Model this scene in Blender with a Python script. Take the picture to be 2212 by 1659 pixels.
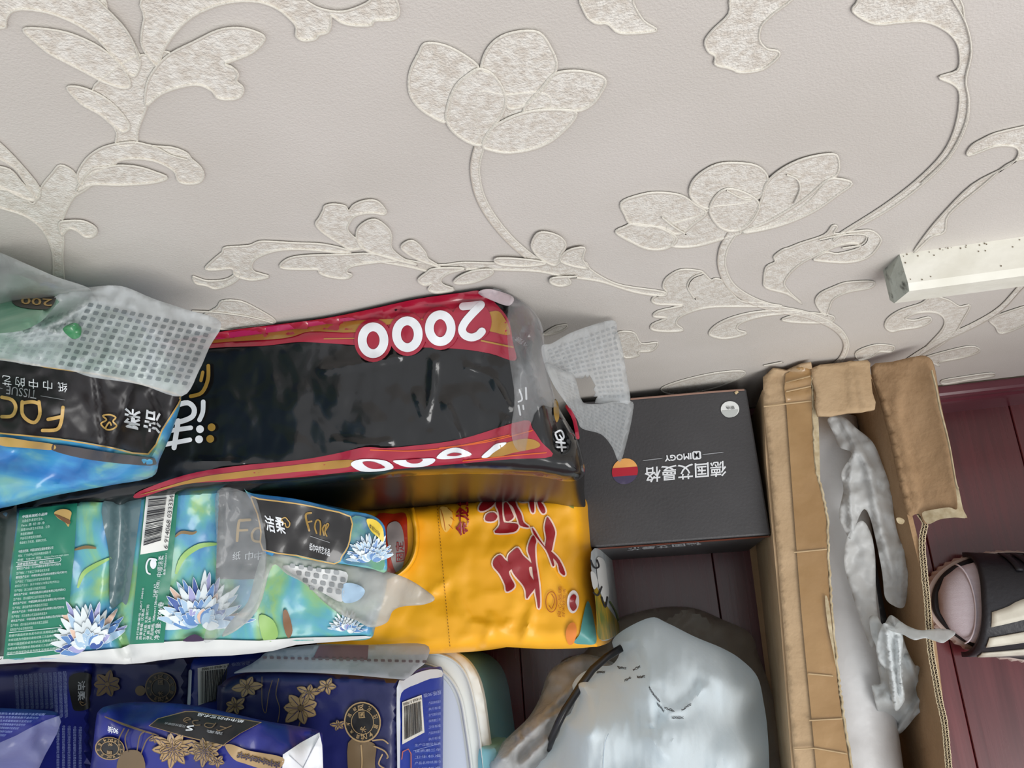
import bpy, bmesh, math, random
import numpy as np
from mathutils import Vector, Matrix, noise
from mathutils.geometry import delaunay_2d_cdt

for o in list(bpy.data.objects): bpy.data.objects.remove(o)
SC = bpy.context.scene
COL = SC.collection

# ------------------------------------------------------------------ camera
M = np.array([[0.97950672, -0.07377498, -0.18741355],
              [0.12328594, 0.95542952, 0.26824431],
              [0.15927072, -0.28585256, 0.94494505]])
F, CX, CY, H = 1715.5, 1106.0, 829.5, 0.95
WALL_Y = 0.205
cam_d = bpy.data.cameras.new('camera'); cam = bpy.data.objects.new('camera', cam_d); COL.objects.link(cam)
cam_d.sensor_width = 36.0; cam_d.lens = 36.0 * F / 2212.0
cam_d.clip_start = 0.01
cam_d.dof.use_dof = False
cam.matrix_world = Matrix.Translation((0, 0, H)) @ Matrix([list(M.T[i]) for i in range(3)]).to_4x4()
SC.camera = cam

# ------------------------------------------------------------------ light
SC.view_settings.view_transform = 'Standard'
SC.view_settings.look = 'None'
SC.view_settings.gamma = 1.0
SC.view_settings.use_curve_mapping = False
SC.view_settings.exposure = 0.0
W = bpy.data.worlds.new('world'); SC.world = W; W.use_nodes = True
W.node_tree.nodes['Background'].inputs[0].default_value = (0.93, 0.96, 1.0, 1)
W.node_tree.nodes['Background'].inputs[1].default_value = 0.78

def area(name, loc, target, size, power, color):
    d = bpy.data.lights.new(name, 'AREA'); d.shape = 'RECTANGLE'
    d.size, d.size_y = size; d.energy = power; d.color = color
    o = bpy.data.objects.new(name, d); COL.objects.link(o)
    o.location = loc
    o.rotation_euler = (Vector(target) - Vector(loc)).to_track_quat('-Z', 'Y').to_euler()
    return o
area('window_light', (0.95, -1.3, 1.75), (0.1, -0.05, 0.2), (1.4, 1.1), 36, (1.0, 0.985, 0.96))

# ------------------------------------------------------------------ pixel geometry
def ray(x, y):
    return M.T @ np.array([x - CX, -(y - CY), -F])
def P(x, y, z):
    r = ray(x, y); return np.array([0, 0, H]) + r * ((z - H) / r[2])
def PY(x, y, Y):
    r = ray(x, y); return np.array([0, 0, H]) + r * (Y / r[1])

# ------------------------------------------------------------------ scene helpers
def tag(o, label=None, cat=None, group=None, kind=None):
    if label: o['label'] = label
    if cat: o['category'] = cat
    if group: o['group'] = group
    if kind: o['kind'] = kind
    return o
def empty(name, loc, label, cat, group=None):
    o = bpy.data.objects.new(name, None); COL.objects.link(o)
    o.location = [float(v) for v in loc]; o.empty_display_size = 0.02
    bpy.context.view_layer.update()
    return tag(o, label, cat, group)
def link(name, verts, faces, mats, parent=None, smooth=True, fmats=None):
    me = bpy.data.meshes.new(name)
    me.from_pydata([tuple(float(c) for c in v) for v in verts], [], faces)
    if not isinstance(mats, (list, tuple)): mats = [mats]
    for m in mats: me.materials.append(m)
    if fmats:
        me.polygons.foreach_set('material_index', fmats)
    if smooth: me.polygons.foreach_set('use_smooth', [True] * len(me.polygons))
    me.update()
    o = bpy.data.objects.new(name, me); COL.objects.link(o)
    if parent is not None:
        o.parent = parent
        loc = Vector((0, 0, 0)); q = parent
        while q is not None:
            if q.type == 'EMPTY': loc += q.location
            q = q.parent
        if parent.type == 'EMPTY': o.matrix_parent_inverse = Matrix.Translation(-loc)
    return o

# ------------------------------------------------------------------ materials
def srgb(c):
    return tuple(((v / 255) / 12.92 if v / 255 <= 0.04045 else ((v / 255 + 0.055) / 1.055) ** 2.4) for v in c) + (1,)
MATS = {}
def mat(name, c1, c2=None, rough=0.5, scale=30, bump=0.0, bscale=200, spec=0.5, metal=0.0, alpha=1.0,
        stretch=None, coat=0.0, ramp=None, detail=4, trans=0.0, distort=0.0, lo=0.35, hi=0.65, sss=0):
    if name in MATS: return MATS[name]
    m = bpy.data.materials.new(name); m.use_nodes = True
    nt = m.node_tree; b = nt.nodes['Principled BSDF']
    b.inputs['Roughness'].default_value = rough
    b.inputs['Specular IOR Level'].default_value = spec
    b.inputs['Metallic'].default_value = metal
    b.inputs['Coat Weight'].default_value = coat
    b.inputs['Coat Roughness'].default_value = 0.08
    b.inputs['Base Color'].default_value = srgb(c1)
    tc = nt.nodes.new('ShaderNodeTexCoord'); mp = nt.nodes.new('ShaderNodeMapping')
    nt.links.new(tc.outputs['Object'], mp.inputs[0])
    if stretch: mp.inputs['Scale'].default_value = stretch
    if c2 or ramp:
        n = nt.nodes.new('ShaderNodeTexNoise'); n.inputs['Scale'].default_value = scale
        n.inputs['Detail'].default_value = detail; n.inputs['Distortion'].default_value = distort
        nt.links.new(mp.outputs[0], n.inputs['Vector'])
        r = nt.nodes.new('ShaderNodeValToRGB'); nt.links.new(n.outputs['Fac'], r.inputs[0])
        if ramp:
            e = r.color_ramp.elements
            e[0].position, e[0].color = ramp[0][0], srgb(ramp[0][1])
            e[1].position, e[1].color = ramp[-1][0], srgb(ramp[-1][1])
            for p_, c_ in ramp[1:-1]:
                k = e.new(p_); k.color = srgb(c_)
        else:
            r.color_ramp.elements[0].position = lo; r.color_ramp.elements[1].position = hi
            r.color_ramp.elements[0].color = srgb(c1); r.color_ramp.elements[1].color = srgb(c2)
        nt.links.new(r.outputs[0], b.inputs['Base Color'])
    if bump:
        n = nt.nodes.new('ShaderNodeTexNoise'); n.inputs['Scale'].default_value = bscale
        n.inputs['Detail'].default_value = 3
        nt.links.new(mp.outputs[0], n.inputs['Vector'])
        bp = nt.nodes.new('ShaderNodeBump'); bp.inputs['Strength'].default_value = bump
        bp.inputs['Distance'].default_value = 0.002
        nt.links.new(n.outputs['Fac'], bp.inputs['Height']); nt.links.new(bp.outputs[0], b.inputs['Normal'])
    if trans:
        tr = nt.nodes.new('ShaderNodeBsdfTranslucent'); tr.inputs[0].default_value = srgb(c1)
        mx = nt.nodes.new('ShaderNodeMixShader'); mx.inputs[0].default_value = trans
        out = nt.nodes['Material Output']
        nt.links.new(b.outputs[0], mx.inputs[1]); nt.links.new(tr.outputs[0], mx.inputs[2]); nt.links.new(mx.outputs[0], out.inputs[0])
        src = mx
    else: src = b
    if alpha < 1:
        tp = nt.nodes.new('ShaderNodeBsdfTransparent')
        mx = nt.nodes.new('ShaderNodeMixShader'); mx.inputs[0].default_value = alpha
        out = nt.nodes['Material Output']
        nt.links.new(tp.outputs[0], mx.inputs[1]); nt.links.new(src.outputs[0], mx.inputs[2]); nt.links.new(mx.outputs[0], out.inputs[0])
    MATS[name] = m
    return m

# ------------------------------------------------------------------ curves in the photograph's frame
def smooth(pts, closed=True, n=5):
    pts = [np.array(p, float) for p in pts]; N = len(pts); out = []
    rng = range(N) if closed else range(N - 1)
    for i in rng:
        if closed: p0, p1, p2, p3 = pts[i - 1], pts[i], pts[(i + 1) % N], pts[(i + 2) % N]
        else: p0, p1, p2, p3 = pts[max(i - 1, 0)], pts[i], pts[i + 1], pts[min(i + 2, N - 1)]
        for k in range(n):
            t = k / n
            out.append(0.5 * ((2 * p1) + (-p0 + p2) * t + (2 * p0 - 5 * p1 + 4 * p2 - p3) * t * t + (-p0 + 3 * p1 - 3 * p2 + p3) * t ** 3))
    if not closed: out.append(pts[-1])
    return out
def resample(pts, step, closed=True):
    pts = [np.array(p, float) for p in pts]; out = []
    N = len(pts); rng = range(N) if closed else range(N - 1)
    for i in rng:
        a, b = pts[i], pts[(i + 1) % N]; L = np.linalg.norm(b - a); k = max(1, int(round(L / step)))
        for j in range(k): out.append(a + (b - a) * j / k)
    if not closed: out.append(pts[-1])
    return out
def dist_poly(Q, poly):
    Q = np.asarray(Q, float); A = np.asarray(poly, float); B = np.roll(A, -1, axis=0); D = B - A
    L = (D ** 2).sum(1) + 1e-9
    best = np.full(len(Q), 1e9)
    for i in range(len(A)):
        t = np.clip(((Q - A[i]) @ D[i]) / L[i], 0, 1)
        d = np.linalg.norm(Q - (A[i] + t[:, None] * D[i]), axis=1)
        best = np.minimum(best, d)
    return best
def inside(Q, poly):
    Q = np.asarray(Q, float); A = np.asarray(poly, float); B = np.roll(A, -1, axis=0)
    c = np.zeros(len(Q), bool)
    for (x1, y1), (x2, y2) in zip(A, B):
        if y1 == y2: continue
        m = ((y1 > Q[:, 1]) != (y2 > Q[:, 1])) & (Q[:, 0] < (x2 - x1) * (Q[:, 1] - y1) / (y2 - y1) + x1)
        c ^= m
    return c
def tri(outline, step):
    """outline (dense list) -> points, triangles, boundary count"""
    ol = resample(outline, step); A = np.array(ol)
    x0, y0 = A.min(0); x1, y1 = A.max(0)
    g = []
    rows = int((y1 - y0) / (step * .87)) + 1
    for j in range(rows):
        for i in range(int((x1 - x0) / step) + 1):
            g.append((x0 + (i + .5 * (j % 2)) * step, y0 + j * step * .87))
    if g:
        g = np.array(g); k = inside(g, A); g = g[k]
        if len(g): g = g[dist_poly(g, A) > step * .55]
    allp = list(A) + list(g)
    n = len(A)
    v, e, f, _, _, _ = delaunay_2d_cdt([Vector((p[0], p[1])) for p in allp], [], [list(range(n))], 1, 1e-4)
    v = [(a.x, a.y) for a in v]
    f = [list(t) for t in f]
    f = [t if (v[t[1]][0] - v[t[0]][0]) * (v[t[2]][1] - v[t[0]][1]) - (v[t[1]][1] - v[t[0]][1]) * (v[t[2]][0] - v[t[0]][0]) < 0 else t[::-1] for t in f]
    return v, f, n

class Wallmap:
    def __init__(s, Y): s.Y = Y
    def pts(s, Q, off=0.0):
        off = np.broadcast_to(np.asarray(off, float), (len(Q),))
        return [PY(q[0], q[1], s.Y - o) for q, o in zip(Q, off)]
class Surf:
    """height field over the photograph's frame: z = anchors fitted + bump - roll-off near outline"""
    def __init__(s, anchors, outline=None, roll=0, drop=0, bump=None, ymax=None):
        a = np.array(anchors, float)
        s.ymax = ymax; s.bump = bump; s.roll = roll; s.drop = drop
        s.outline = outline
        X = a[:, :2]; z = a[:, 2]
        if len(a) == 1: s.f = lambda Q: np.full(len(Q), z[0])
        elif len(a) == 3 or len(a) == 4:
            A = np.c_[X, np.ones(len(a))] if len(a) == 3 else np.c_[X, np.ones(4), X[:, 0] * X[:, 1]]
            co = np.linalg.lstsq(A, z, rcond=None)[0]
            if len(a) == 3: s.f = lambda Q: np.c_[Q, np.ones(len(Q))] @ co
            else: s.f = lambda Q: np.c_[Q, np.ones(len(Q)), Q[:, 0] * Q[:, 1]] @ co
        else:
            # smooth radial interpolation
            def f(Q):
                d = ((Q[:, None, :] - X[None]) ** 2).sum(2) + 60.0
                w = 1 / d ** 1.5
                return (w * z).sum(1) / w.sum(1)
            s.f = f
    def z(s, Q):
        Q = np.asarray(Q, float); z = s.f(Q)
        if s.bump is not None: z = z + np.array([s.bump(x, y) for x, y in Q])
        if s.roll and s.outline is not None:
            d = dist_poly(Q, s.outline); d = np.where(inside(Q, s.outline), d, 0)
            t = np.clip(1 - d / s.roll, 0, 1)
            z = z - s.drop * (1 - np.sqrt(np.clip(1 - t * t, 0, 1)))
        return z
    def pts(s, Q, off=0.0):
        z = s.z(Q) + np.asarray(off) * (2.0 if (s.bump is not None or s.roll) else 1.0); out = []
        oo = np.broadcast_to(np.asarray(off, float), (len(Q),))
        for q, zz, o_ in zip(Q, z, oo):
            p = P(q[0], q[1], zz)
            if s.ymax is not None and p[1] > s.ymax: p = PY(q[0], q[1], s.ymax - o_)
            out.append(p)
        return out

def nz(sc, amp, seed=0, sx=1, sy=1, ridged=False):
    def f(x, y):
        v = noise.fractal(Vector((x / sc * sx, y / sc * sy, seed)), 1.0, 2.0, 3)
        if ridged: v = 0.5 - abs(v) * 2
        return v * amp
    return f
def addf(*fs): return lambda x, y: sum(f(x, y) for f in fs)
def crease(lines, amp, w):
    segs = [(np.array(l[i], float), np.array(l[i + 1], float)) for l in lines for i in range(len(l) - 1)]
    def f(x, y):
        q = np.array((x, y)); v = 0
        for a, b in segs:
            d = b - a; t = min(1, max(0, (q - a) @ d / (d @ d))); r = np.linalg.norm(q - a - t * d)
            if r < 3 * w: v = max(v, math.exp(-(r / w) ** 2))
        return v * amp
    return f

# ------------------------------------------------------------------ builders
def slab(name, parent, outline, anchors, zb, m, side=None, step=12, roll=0, drop=0, bump=None, mode='v',
         inset=0.0, sm=5, ymax=None, sharp=False, bulge=0.0, levels=5):
    ol = outline if sharp else smooth(outline, True, sm)
    v, f, n = tri(ol, step)
    S = Surf(anchors, ol, roll, drop, bump, ymax)
    T = S.pts(v)
    V = list(T); FA = list(f); FM = [0] * len(f)
    cen = np.mean(T[:n], axis=0)
    cpx = np.mean(np.array(v[:n]), axis=0)
    prev = list(range(n))
    ring0 = T[:n]
    def zbv(p): return zb(p) if callable(zb) else zb
    for k in range(1, levels + 1):
        t = k / levels; cur = []
        for i in range(n):
            p = np.array(ring0[i]); z1 = min(zbv(p), p[2] - 0.002); z = p[2] + (z1 - p[2]) * t
            if mode == 'v':
                q = np.array([p[0], p[1], z])
                d = cen - p; d[2] = 0
                q = q + d * inset * t
                L = np.linalg.norm(d) + 1e-9
                q = q - d / L * bulge * math.sin(math.pi * t)
            else:
                px = np.array(v[i]) + (cpx - np.array(v[i])) * (0.03 + inset) * t
                q = P(px[0], px[1], z)
            if ymax is not None: q[1] = min(q[1], ymax)
            cur.append(len(V)); V.append(q)
        for i in range(n):
            j = (i + 1) % n
            FA.append([prev[i], cur[i], cur[j], prev[j]]); FM.append(1 if side else 0)
        prev = cur
    FA.append(prev[::-1]); FM.append(1 if side else 0)
    # consistent orientation
    o = link(name, V, FA, [m, side] if side else [m], parent, True, FM)
    bm = bmesh.new(); bm.from_mesh(o.data); bmesh.ops.recalc_face_normals(bm, faces=bm.faces); bm.to_mesh(o.data); bm.free()
    o.data.polygons.foreach_set('use_smooth', [True] * len(o.data.polygons))
    md = o.modifiers.new('n', 'EDGE_SPLIT'); md.split_angle = math.radians(50 if not sharp else 30); 
    return o, S
class Batch:
    def __init__(s): s.V = []; s.F = []; s.FM = []; s.mats = []
    def mi(s, m):
        if m not in s.mats: s.mats.append(m)
        return s.mats.index(m)
    def add(s, V, Fs, m):
        b = len(s.V); k = s.mi(m); s.V += list(V)
        for f in Fs: s.F.append([i + b for i in f]); s.FM.append(k)
    def fill(s, S, pts, m, off=0.0005, step=12, sm=True, n=4):
        v, f, _ = tri(smooth(pts, True, n) if sm else pts, step)
        if v: s.add(S.pts(v, off), f, m)
    def line(s, S, pts, w, m, off=0.0005, h=0.0, closed=False, n=4, sm=True, step=10, taper=False):
        p = smooth(pts, closed, n) if sm else [np.array(q, float) for q in pts]
        p = resample(p, step, closed); N = len(p)
        if N < 2: return
        L, C, R, O = [], [], [], []
        for i in range(N):
            a = p[i - 1] if (i or closed) else p[0]; b = p[(i + 1) % N] if (i < N - 1 or closed) else p[-1]
            t = b - a; t = t / (np.linalg.norm(t) + 1e-9); nn = np.array([-t[1], t[0]])
            ww = w if not callable(w) else w(i / (N - 1))
            if taper: ww *= 0.25 + 0.75 * math.sin(math.pi * (0.06 + 0.88 * i / (N - 1)))
            L.append(p[i] + nn * ww / 2); C.append(p[i]); R.append(p[i] - nn * ww / 2)
        V = S.pts(L, off) + S.pts(C, off + h) + S.pts(R, off); fs = []
        for i in range(N if closed else N - 1):
            j = (i + 1) % N
            fs.append([i, j, N + j, N + i][::-1]); fs.append([N + i, N + j, 2 * N + j, 2 * N + i][::-1])
        s.add(V, fs, m)
        if not closed and h == 0:
            w0 = w if not callable(w) else w(0); w1 = w if not callable(w) else w(1)
            if not taper:
                s.disc(S, p[0], w0 / 2, m, off); s.disc(S, p[-1], w1 / 2, m, off)
    def disc(s, S, c, r, m, off=0.0005, ry=None, n=14, ang=0):
        ry = ry or r; ca, sa = math.cos(ang), math.sin(ang)
        if r > 9 and getattr(S, 'bump', None) is not None:
            s.fill(S, [(c[0] + r * math.cos(a) * ca - ry * math.sin(a) * sa, c[1] + r * math.cos(a) * sa + ry * math.sin(a) * ca) for a in [2 * math.pi * k / 28 for k in range(28)]], m, off, 6, False); return
        q = [(c[0], c[1])] + [(c[0] + r * math.cos(a) * ca - ry * math.sin(a) * sa, c[1] + r * math.cos(a) * sa + ry * math.sin(a) * ca) for a in [2 * math.pi * k / n for k in range(n)]]
        s.add(S.pts(q, off), [[0, 1 + (k + 1) % n, 1 + k] for k in range(n)], m)
    def text(s, S, txt, quad, m, off=0.0006, bold=0.0, sub=True):
        """quad: where reading-order corners TL, TR, BR, BL land"""
        cu = bpy.data.curves.new('t', 'FONT'); cu.body = txt; cu.offset = bold; cu.resolution_u = 2
        ob = bpy.data.objects.new('t', cu); COL.objects.link(ob)
        bpy.context.view_layer.update()
        dg = bpy.context.evaluated_depsgraph_get()
        me = bpy.data.meshes.new_from_object(ob.evaluated_get(dg))
        bpy.data.objects.remove(ob); bpy.data.curves.remove(cu)
        if not len(me.vertices): bpy.data.meshes.remove(me); return
        co = np.zeros(len(me.vertices) * 3); me.vertices.foreach_get('co', co); co = co.reshape(-1, 3)[:, :2]
        mn, mx = co.min(0), co.max(0); uv = (co - mn) / np.maximum(mx - mn, 1e-6)
        q = [np.array(a, float) for a in quad]
        px = [(q[3] * (1 - u) + q[2] * u) * (1 - w) + (q[0] * (1 - u) + q[1] * u) * w for u, w in uv]
        s.add(S.pts(px, off), [list(f.vertices) for f in me.polygons], m)
        bpy.data.meshes.remove(me)
    def build(s, name, parent, smooth_=True):
        if not s.V: return None
        return link(name, s.V, s.F, s.mats, parent, smooth_, s.FM)
def sheet(name, parent, outline, anchors, m, step=9, bump=None, roll=0, drop=0, thick=0.0004, sm=5, holes=None, ymax=None):
    ol = smooth(outline, True, sm); v, f, n = tri(ol, step)
    if holes:
        c = np.array([np.mean([v[i] for i in t], axis=0) for t in f])
        keep = np.ones(len(f), bool)
        for h in holes: keep &= ~inside(c, h)
        f = [t for t, k in zip(f, keep) if k]
    S = Surf(anchors, ol, roll, drop, bump, ymax)
    o = link(name, S.pts(v), f, [m], parent)
    bm = bmesh.new(); bm.from_mesh(o.data)
    bmesh.ops.delete(bm, geom=[q for q in bm.verts if not q.link_faces], context='VERTS')
    bm.to_mesh(o.data); bm.free()
    if thick:
        md = o.modifiers.new('s', 'SOLIDIFY'); md.thickness = thick; md.offset = 0
    return o, S
def tube(name, parent, pts, rad, m, seg=10):
    V, Fs = [], []; N = len(pts); pts = [np.array(p, float) for p in pts]
    up = np.array([0, 0, 1.0])
    for i, p in enumerate(pts):
        t = pts[min(i + 1, N - 1)] - pts[max(i - 1, 0)]; t /= np.linalg.norm(t)
        a = np.cross(t, up); a = a / (np.linalg.norm(a) + 1e-9) if np.linalg.norm(a) > 1e-3 else np.array([1.0, 0, 0]); b = np.cross(a, t)
        r = rad if not callable(rad) else rad(i / (N - 1))
        for k in range(seg):
            an = 2 * math.pi * k / seg
            V.append(p + r * (a * math.cos(an) + b * math.sin(an)))
    for i in range(N - 1):
        for k in range(seg):
            l = (k + 1) % seg
            Fs.append([i * seg + k, i * seg + l, (i + 1) * seg + l, (i + 1) * seg + k])
    Fs.append(list(range(seg))[::-1]); Fs.append([(N - 1) * seg + k for k in range(seg)])
    return link(name, V, Fs, [m], parent)
def boxmesh(name, x0, x1, y0, y1, z0, z1, m, parent=None, bev=0.0, kind=None):
    V = [(x, y, z) for z in (z0, z1) for y in (y0, y1) for x in (x0, x1)]
    Fs = [[0, 2, 3, 1], [4, 5, 7, 6], [0, 1, 5, 4], [2, 6, 7, 3], [0, 4, 6, 2], [1, 3, 7, 5]]
    o = link(name, V, Fs, [m], parent, False)
    if bev:
        md = o.modifiers.new('b', 'BEVEL'); md.width = bev; md.segments = 2
    if kind: o['kind'] = kind
    return o

# ================================================================== THE SETTING
m_wall = mat('wallpaper_ground', (197, 191, 184), (204, 198, 192), rough=0.55, scale=9, bump=0.2, bscale=1100, spec=0.35)
m_fill = mat('wallpaper_motif', (205, 197, 186), (226, 222, 214), rough=0.5, scale=330, bump=0.5, bscale=900, detail=8, lo=0.36, hi=0.62)
m_ridge = mat('wallpaper_ridge', (218, 213, 202), rough=0.45, bump=0.4, bscale=900)
m_base = mat('baseboard_wood', (88, 40, 50), (98, 46, 56), rough=0.3, scale=14, stretch=(1, 12, 12))
def wood(name, c1, c2, seed):
    m = bpy.data.materials.new(name); m.use_nodes = True; nt = m.node_tree; b = nt.nodes['Principled BSDF']
    tc = nt.nodes.new('ShaderNodeTexCoord'); mp = nt.nodes.new('ShaderNodeMapping')
    mp.inputs['Scale'].default_value = (1, 0.045, 1); mp.inputs['Location'].default_value = (seed, seed * 3, 0)
    nt.links.new(tc.outputs['Object'], mp.inputs[0])
    n = nt.nodes.new('ShaderNodeTexNoise'); n.inputs['Scale'].default_value = 130; n.inputs['Detail'].default_value = 6
    n2 = nt.nodes.new('ShaderNodeTexNoise'); n2.inputs['Scale'].default_value = 9; n2.inputs['Detail'].default_value = 3
    nt.links.new(mp.outputs[0], n.inputs['Vector']); nt.links.new(tc.outputs['Object'], n2.inputs['Vector'])
    a = nt.nodes.new('ShaderNodeMath'); a.operation = 'MULTIPLY_ADD'; a.inputs[1].default_value = 0.6; nt.links.new(n.outputs['Fac'], a.inputs[0]); 
    k = nt.nodes.new('ShaderNodeMath'); k.operation = 'MULTIPLY'; k.inputs[1].default_value = 0.4; nt.links.new(n2.outputs['Fac'], k.inputs[0]); nt.links.new(k.outputs[0], a.inputs[2])
    r = nt.nodes.new('ShaderNodeValToRGB'); r.color_ramp.elements[0].position = .36; r.color_ramp.elements[1].position = .64
    r.color_ramp.elements[0].color = srgb(c1); r.color_ramp.elements[1].color = srgb(c2)
    nt.links.new(a.outputs[0], r.inputs[0]); nt.links.new(r.outputs[0], b.inputs['Base Color'])
    b.inputs['Specular IOR Level'].default_value = 0.6; b.inputs['Coat Weight'].default_value = .4; b.inputs['Coat Roughness'].default_value = .16
    rr = nt.nodes.new('ShaderNodeMapRange'); rr.inputs[3].default_value = 0.2; rr.inputs[4].default_value = 0.34
    nt.links.new(n.outputs['Fac'], rr.inputs[0]); nt.links.new(rr.outputs[0], b.inputs['Roughness'])
    bp = nt.nodes.new('ShaderNodeBump'); bp.inputs['Strength'].default_value = 0.12; bp.inputs['Distance'].default_value = 0.001
    nt.links.new(n.outputs['Fac'], bp.inputs['Height']); nt.links.new(bp.outputs[0], b.inputs['Normal'])
    return m
WOODS = [wood('rosewood_plank_' + c, a, b, i) for i, (c, a, b) in enumerate([('a', (78, 20, 26), (98, 30, 36)), ('b', (72, 19, 25), (94, 29, 35)), ('c', (82, 23, 28), (104, 35, 40))])]
m_gap = mat('floor_joint', (38, 16, 20), rough=0.8)

floor = boxmesh('floor', -1.75, 1.45, -2.4, WALL_Y + 0.02, -0.03, -0.012, m_gap, kind='structure')
random.seed(5)
pl = {}
x = 0.055 - 0.115 * 15; idx = 0
while x < 1.4:
    yy = WALL_Y + 0.01; off = random.uniform(.3, 1.1); first = True
    if idx in (15, 16, 17, 18): off = 1.1
    while yy > -2.4:
        L = off if first else 1.2; first = False
        y0 = max(yy - L, -2.4)
        o = boxmesh('plank', x + 0.0004, x + 0.1146, y0 + 0.0004, yy - 0.0004, -0.012, 0.0, WOODS[random.randrange(3)], floor)
        md = o.modifiers.new('b', 'BEVEL'); md.width = 0.0008; md.segments = 1; md.limit_method = 'ANGLE'
        yy = y0
    x += 0.115; idx += 1

wall = boxmesh('wall_back', -1.75, 1.45, WALL_Y, WALL_Y + 0.12, -0.03, 2.4, m_wall, kind='structure')
# baseboard: rounded ledge profile swept along the wall
prof = [(WALL_Y, 0.072), (WALL_Y - 0.0085, 0.072), (WALL_Y - 0.011, 0.0705), (WALL_Y - 0.0125, 0.066), (WALL_Y - 0.0125, 0.058),
        (WALL_Y - 0.0145, 0.054), (WALL_Y - 0.0155, 0.048), (WALL_Y - 0.0155, 0.0), (WALL_Y, 0.0)]
V = [(xx, y, z) for xx in (-1.75, 1.45) for y, z in prof]; n = len(prof)
bb = link('baseboard_back', V, [[i, i + 1, n + i + 1, n + i] for i in range(n - 1)] + [list(range(n)), list(range(2 * n - 1, n - 1, -1))], [m_base], None, False)
bb['kind'] = 'structure'
tag(boxmesh('trim_1', -1.75, 1.45, WALL_Y - 0.0012, WALL_Y, 0.072, 0.0735, mat('dark_line', (70, 62, 50), rough=0.9)), kind='structure')  # thin dark strip on the wall along the baseboard top

# ---------------------------------------------------------------- wallpaper motifs (embossed vinyl) as parts of the wall
WM = Wallmap(WALL_Y - 0.0001)
m_ridge_shade = mat('wallpaper_ridge_shade', (188, 180, 170), rough=0.6)  # shadow line beside each raised ridge, painted as a darker colour
def motif(name, fills, lines=(), w=5.0):
    b = Batch()
    for i, s_ in enumerate(fills):
        b.fill(WM, s_, m_fill, 0.0005 + 0.00012 * i, 30)
        b.line(WM, [(x + 1.5, y + 2.2) for x, y in s_], w * .6, m_ridge_shade, 0.00052 + 0.00012 * i, 0.0, True)
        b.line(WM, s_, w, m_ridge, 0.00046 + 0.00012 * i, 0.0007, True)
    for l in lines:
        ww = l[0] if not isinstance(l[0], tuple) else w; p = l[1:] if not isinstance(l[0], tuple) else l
        b.line(WM, [(x + ww * .3 + .8, y + 1.5) for x, y in p], ww * .55, m_ridge_shade, 0.0005, 0.0)
        b.line(WM, p, ww, m_ridge, 0.0006 + 0.00012 * len(fills), 0.0008)
    return b.build(name, wall, True)
def stem(name, pts, w, fills=()):
    b = Batch()
    b.line(WM, pts, w, m_fill, 0.0005, 0.0006)
    p = smooth(pts, False, 5); p = resample(p, 8, False)
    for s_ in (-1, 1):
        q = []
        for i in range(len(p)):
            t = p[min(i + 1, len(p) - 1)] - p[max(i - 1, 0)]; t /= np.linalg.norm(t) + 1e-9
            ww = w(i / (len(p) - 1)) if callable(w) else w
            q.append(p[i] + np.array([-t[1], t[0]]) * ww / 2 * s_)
        b.line(WM, q, 4.2 if s_ < 0 else 3.2, m_ridge if s_ < 0 else m_ridge_shade, 0.0006, 0.0006, sm=False, step=8)
    for s_ in fills:
        b.fill(WM, s_, m_fill, 0.0009, 30); b.line(WM, s_, 4.5, m_ridge, 0.0008, 0.0013, True)
    return b.build(name, wall, True)

motif('leaf_motif', [
    [(310, 118), (335, 138), (352, 112), (372, 120), (345, 138), (330, 190), (315, 235), (298, 280), (292, 312), (252, 312), (252, 285), (228, 250), (200, 195), (236, 160), (262, 140)],
    [(-30, 60), (0, 60), (12, 58), (14, 40), (28, 24), (61, 21), (111, 30), (162, 51), (203, 78), (230, 105), (252, 130), (285, 165), (300, 150), (302, 125), (287, 91), (263, 54), (233, 24), (200, -12), (-30, -20)],
    [(50, 63), (101, 63), (152, 73), (203, 95), (236, 118), (267, 150), (282, 185), (262, 190), (225, 178), (200, 165), (152, 140), (110, 118), (80, 95)],
    [(145, 189), (170, 188), (205, 200), (240, 222), (268, 252), (280, 275), (265, 285), (240, 268), (215, 247), (180, 228), (160, 210)],
    [(338, 142), (312, 110), (305, 85), (312, 40), (332, -12), (640, -12), (655, -2), (690, 18), (740, 25), (790, 8), (815, -12), (850, -8), (862, 25), (850, 42), (810, 45), (800, 55), (760, 55), (735, 48), (716, 35), (714, 55), (708, 70), (690, 75), (680, 85), (655, 88), (640, 78), (640, 60), (630, 45), (600, 20), (560, 5), (510, 4), (460, 15), (410, 40), (375, 75), (352, 110)],
    [(340, 142), (370, 115), (420, 90), (470, 66), (510, 60), (545, 66), (572, 82), (550, 110), (520, 125), (485, 138), (505, 148), (515, 162), (510, 175), (525, 190), (520, 208), (500, 215), (470, 212), (458, 197), (430, 184), (390, 188), (345, 205), (315, 228), (318, 180)],
], [(4, (210, 0), (262, 52), (288, 92), (300, 130)), (4, (485, 138), (503, 146), (513, 162), (508, 174))], 5)
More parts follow.
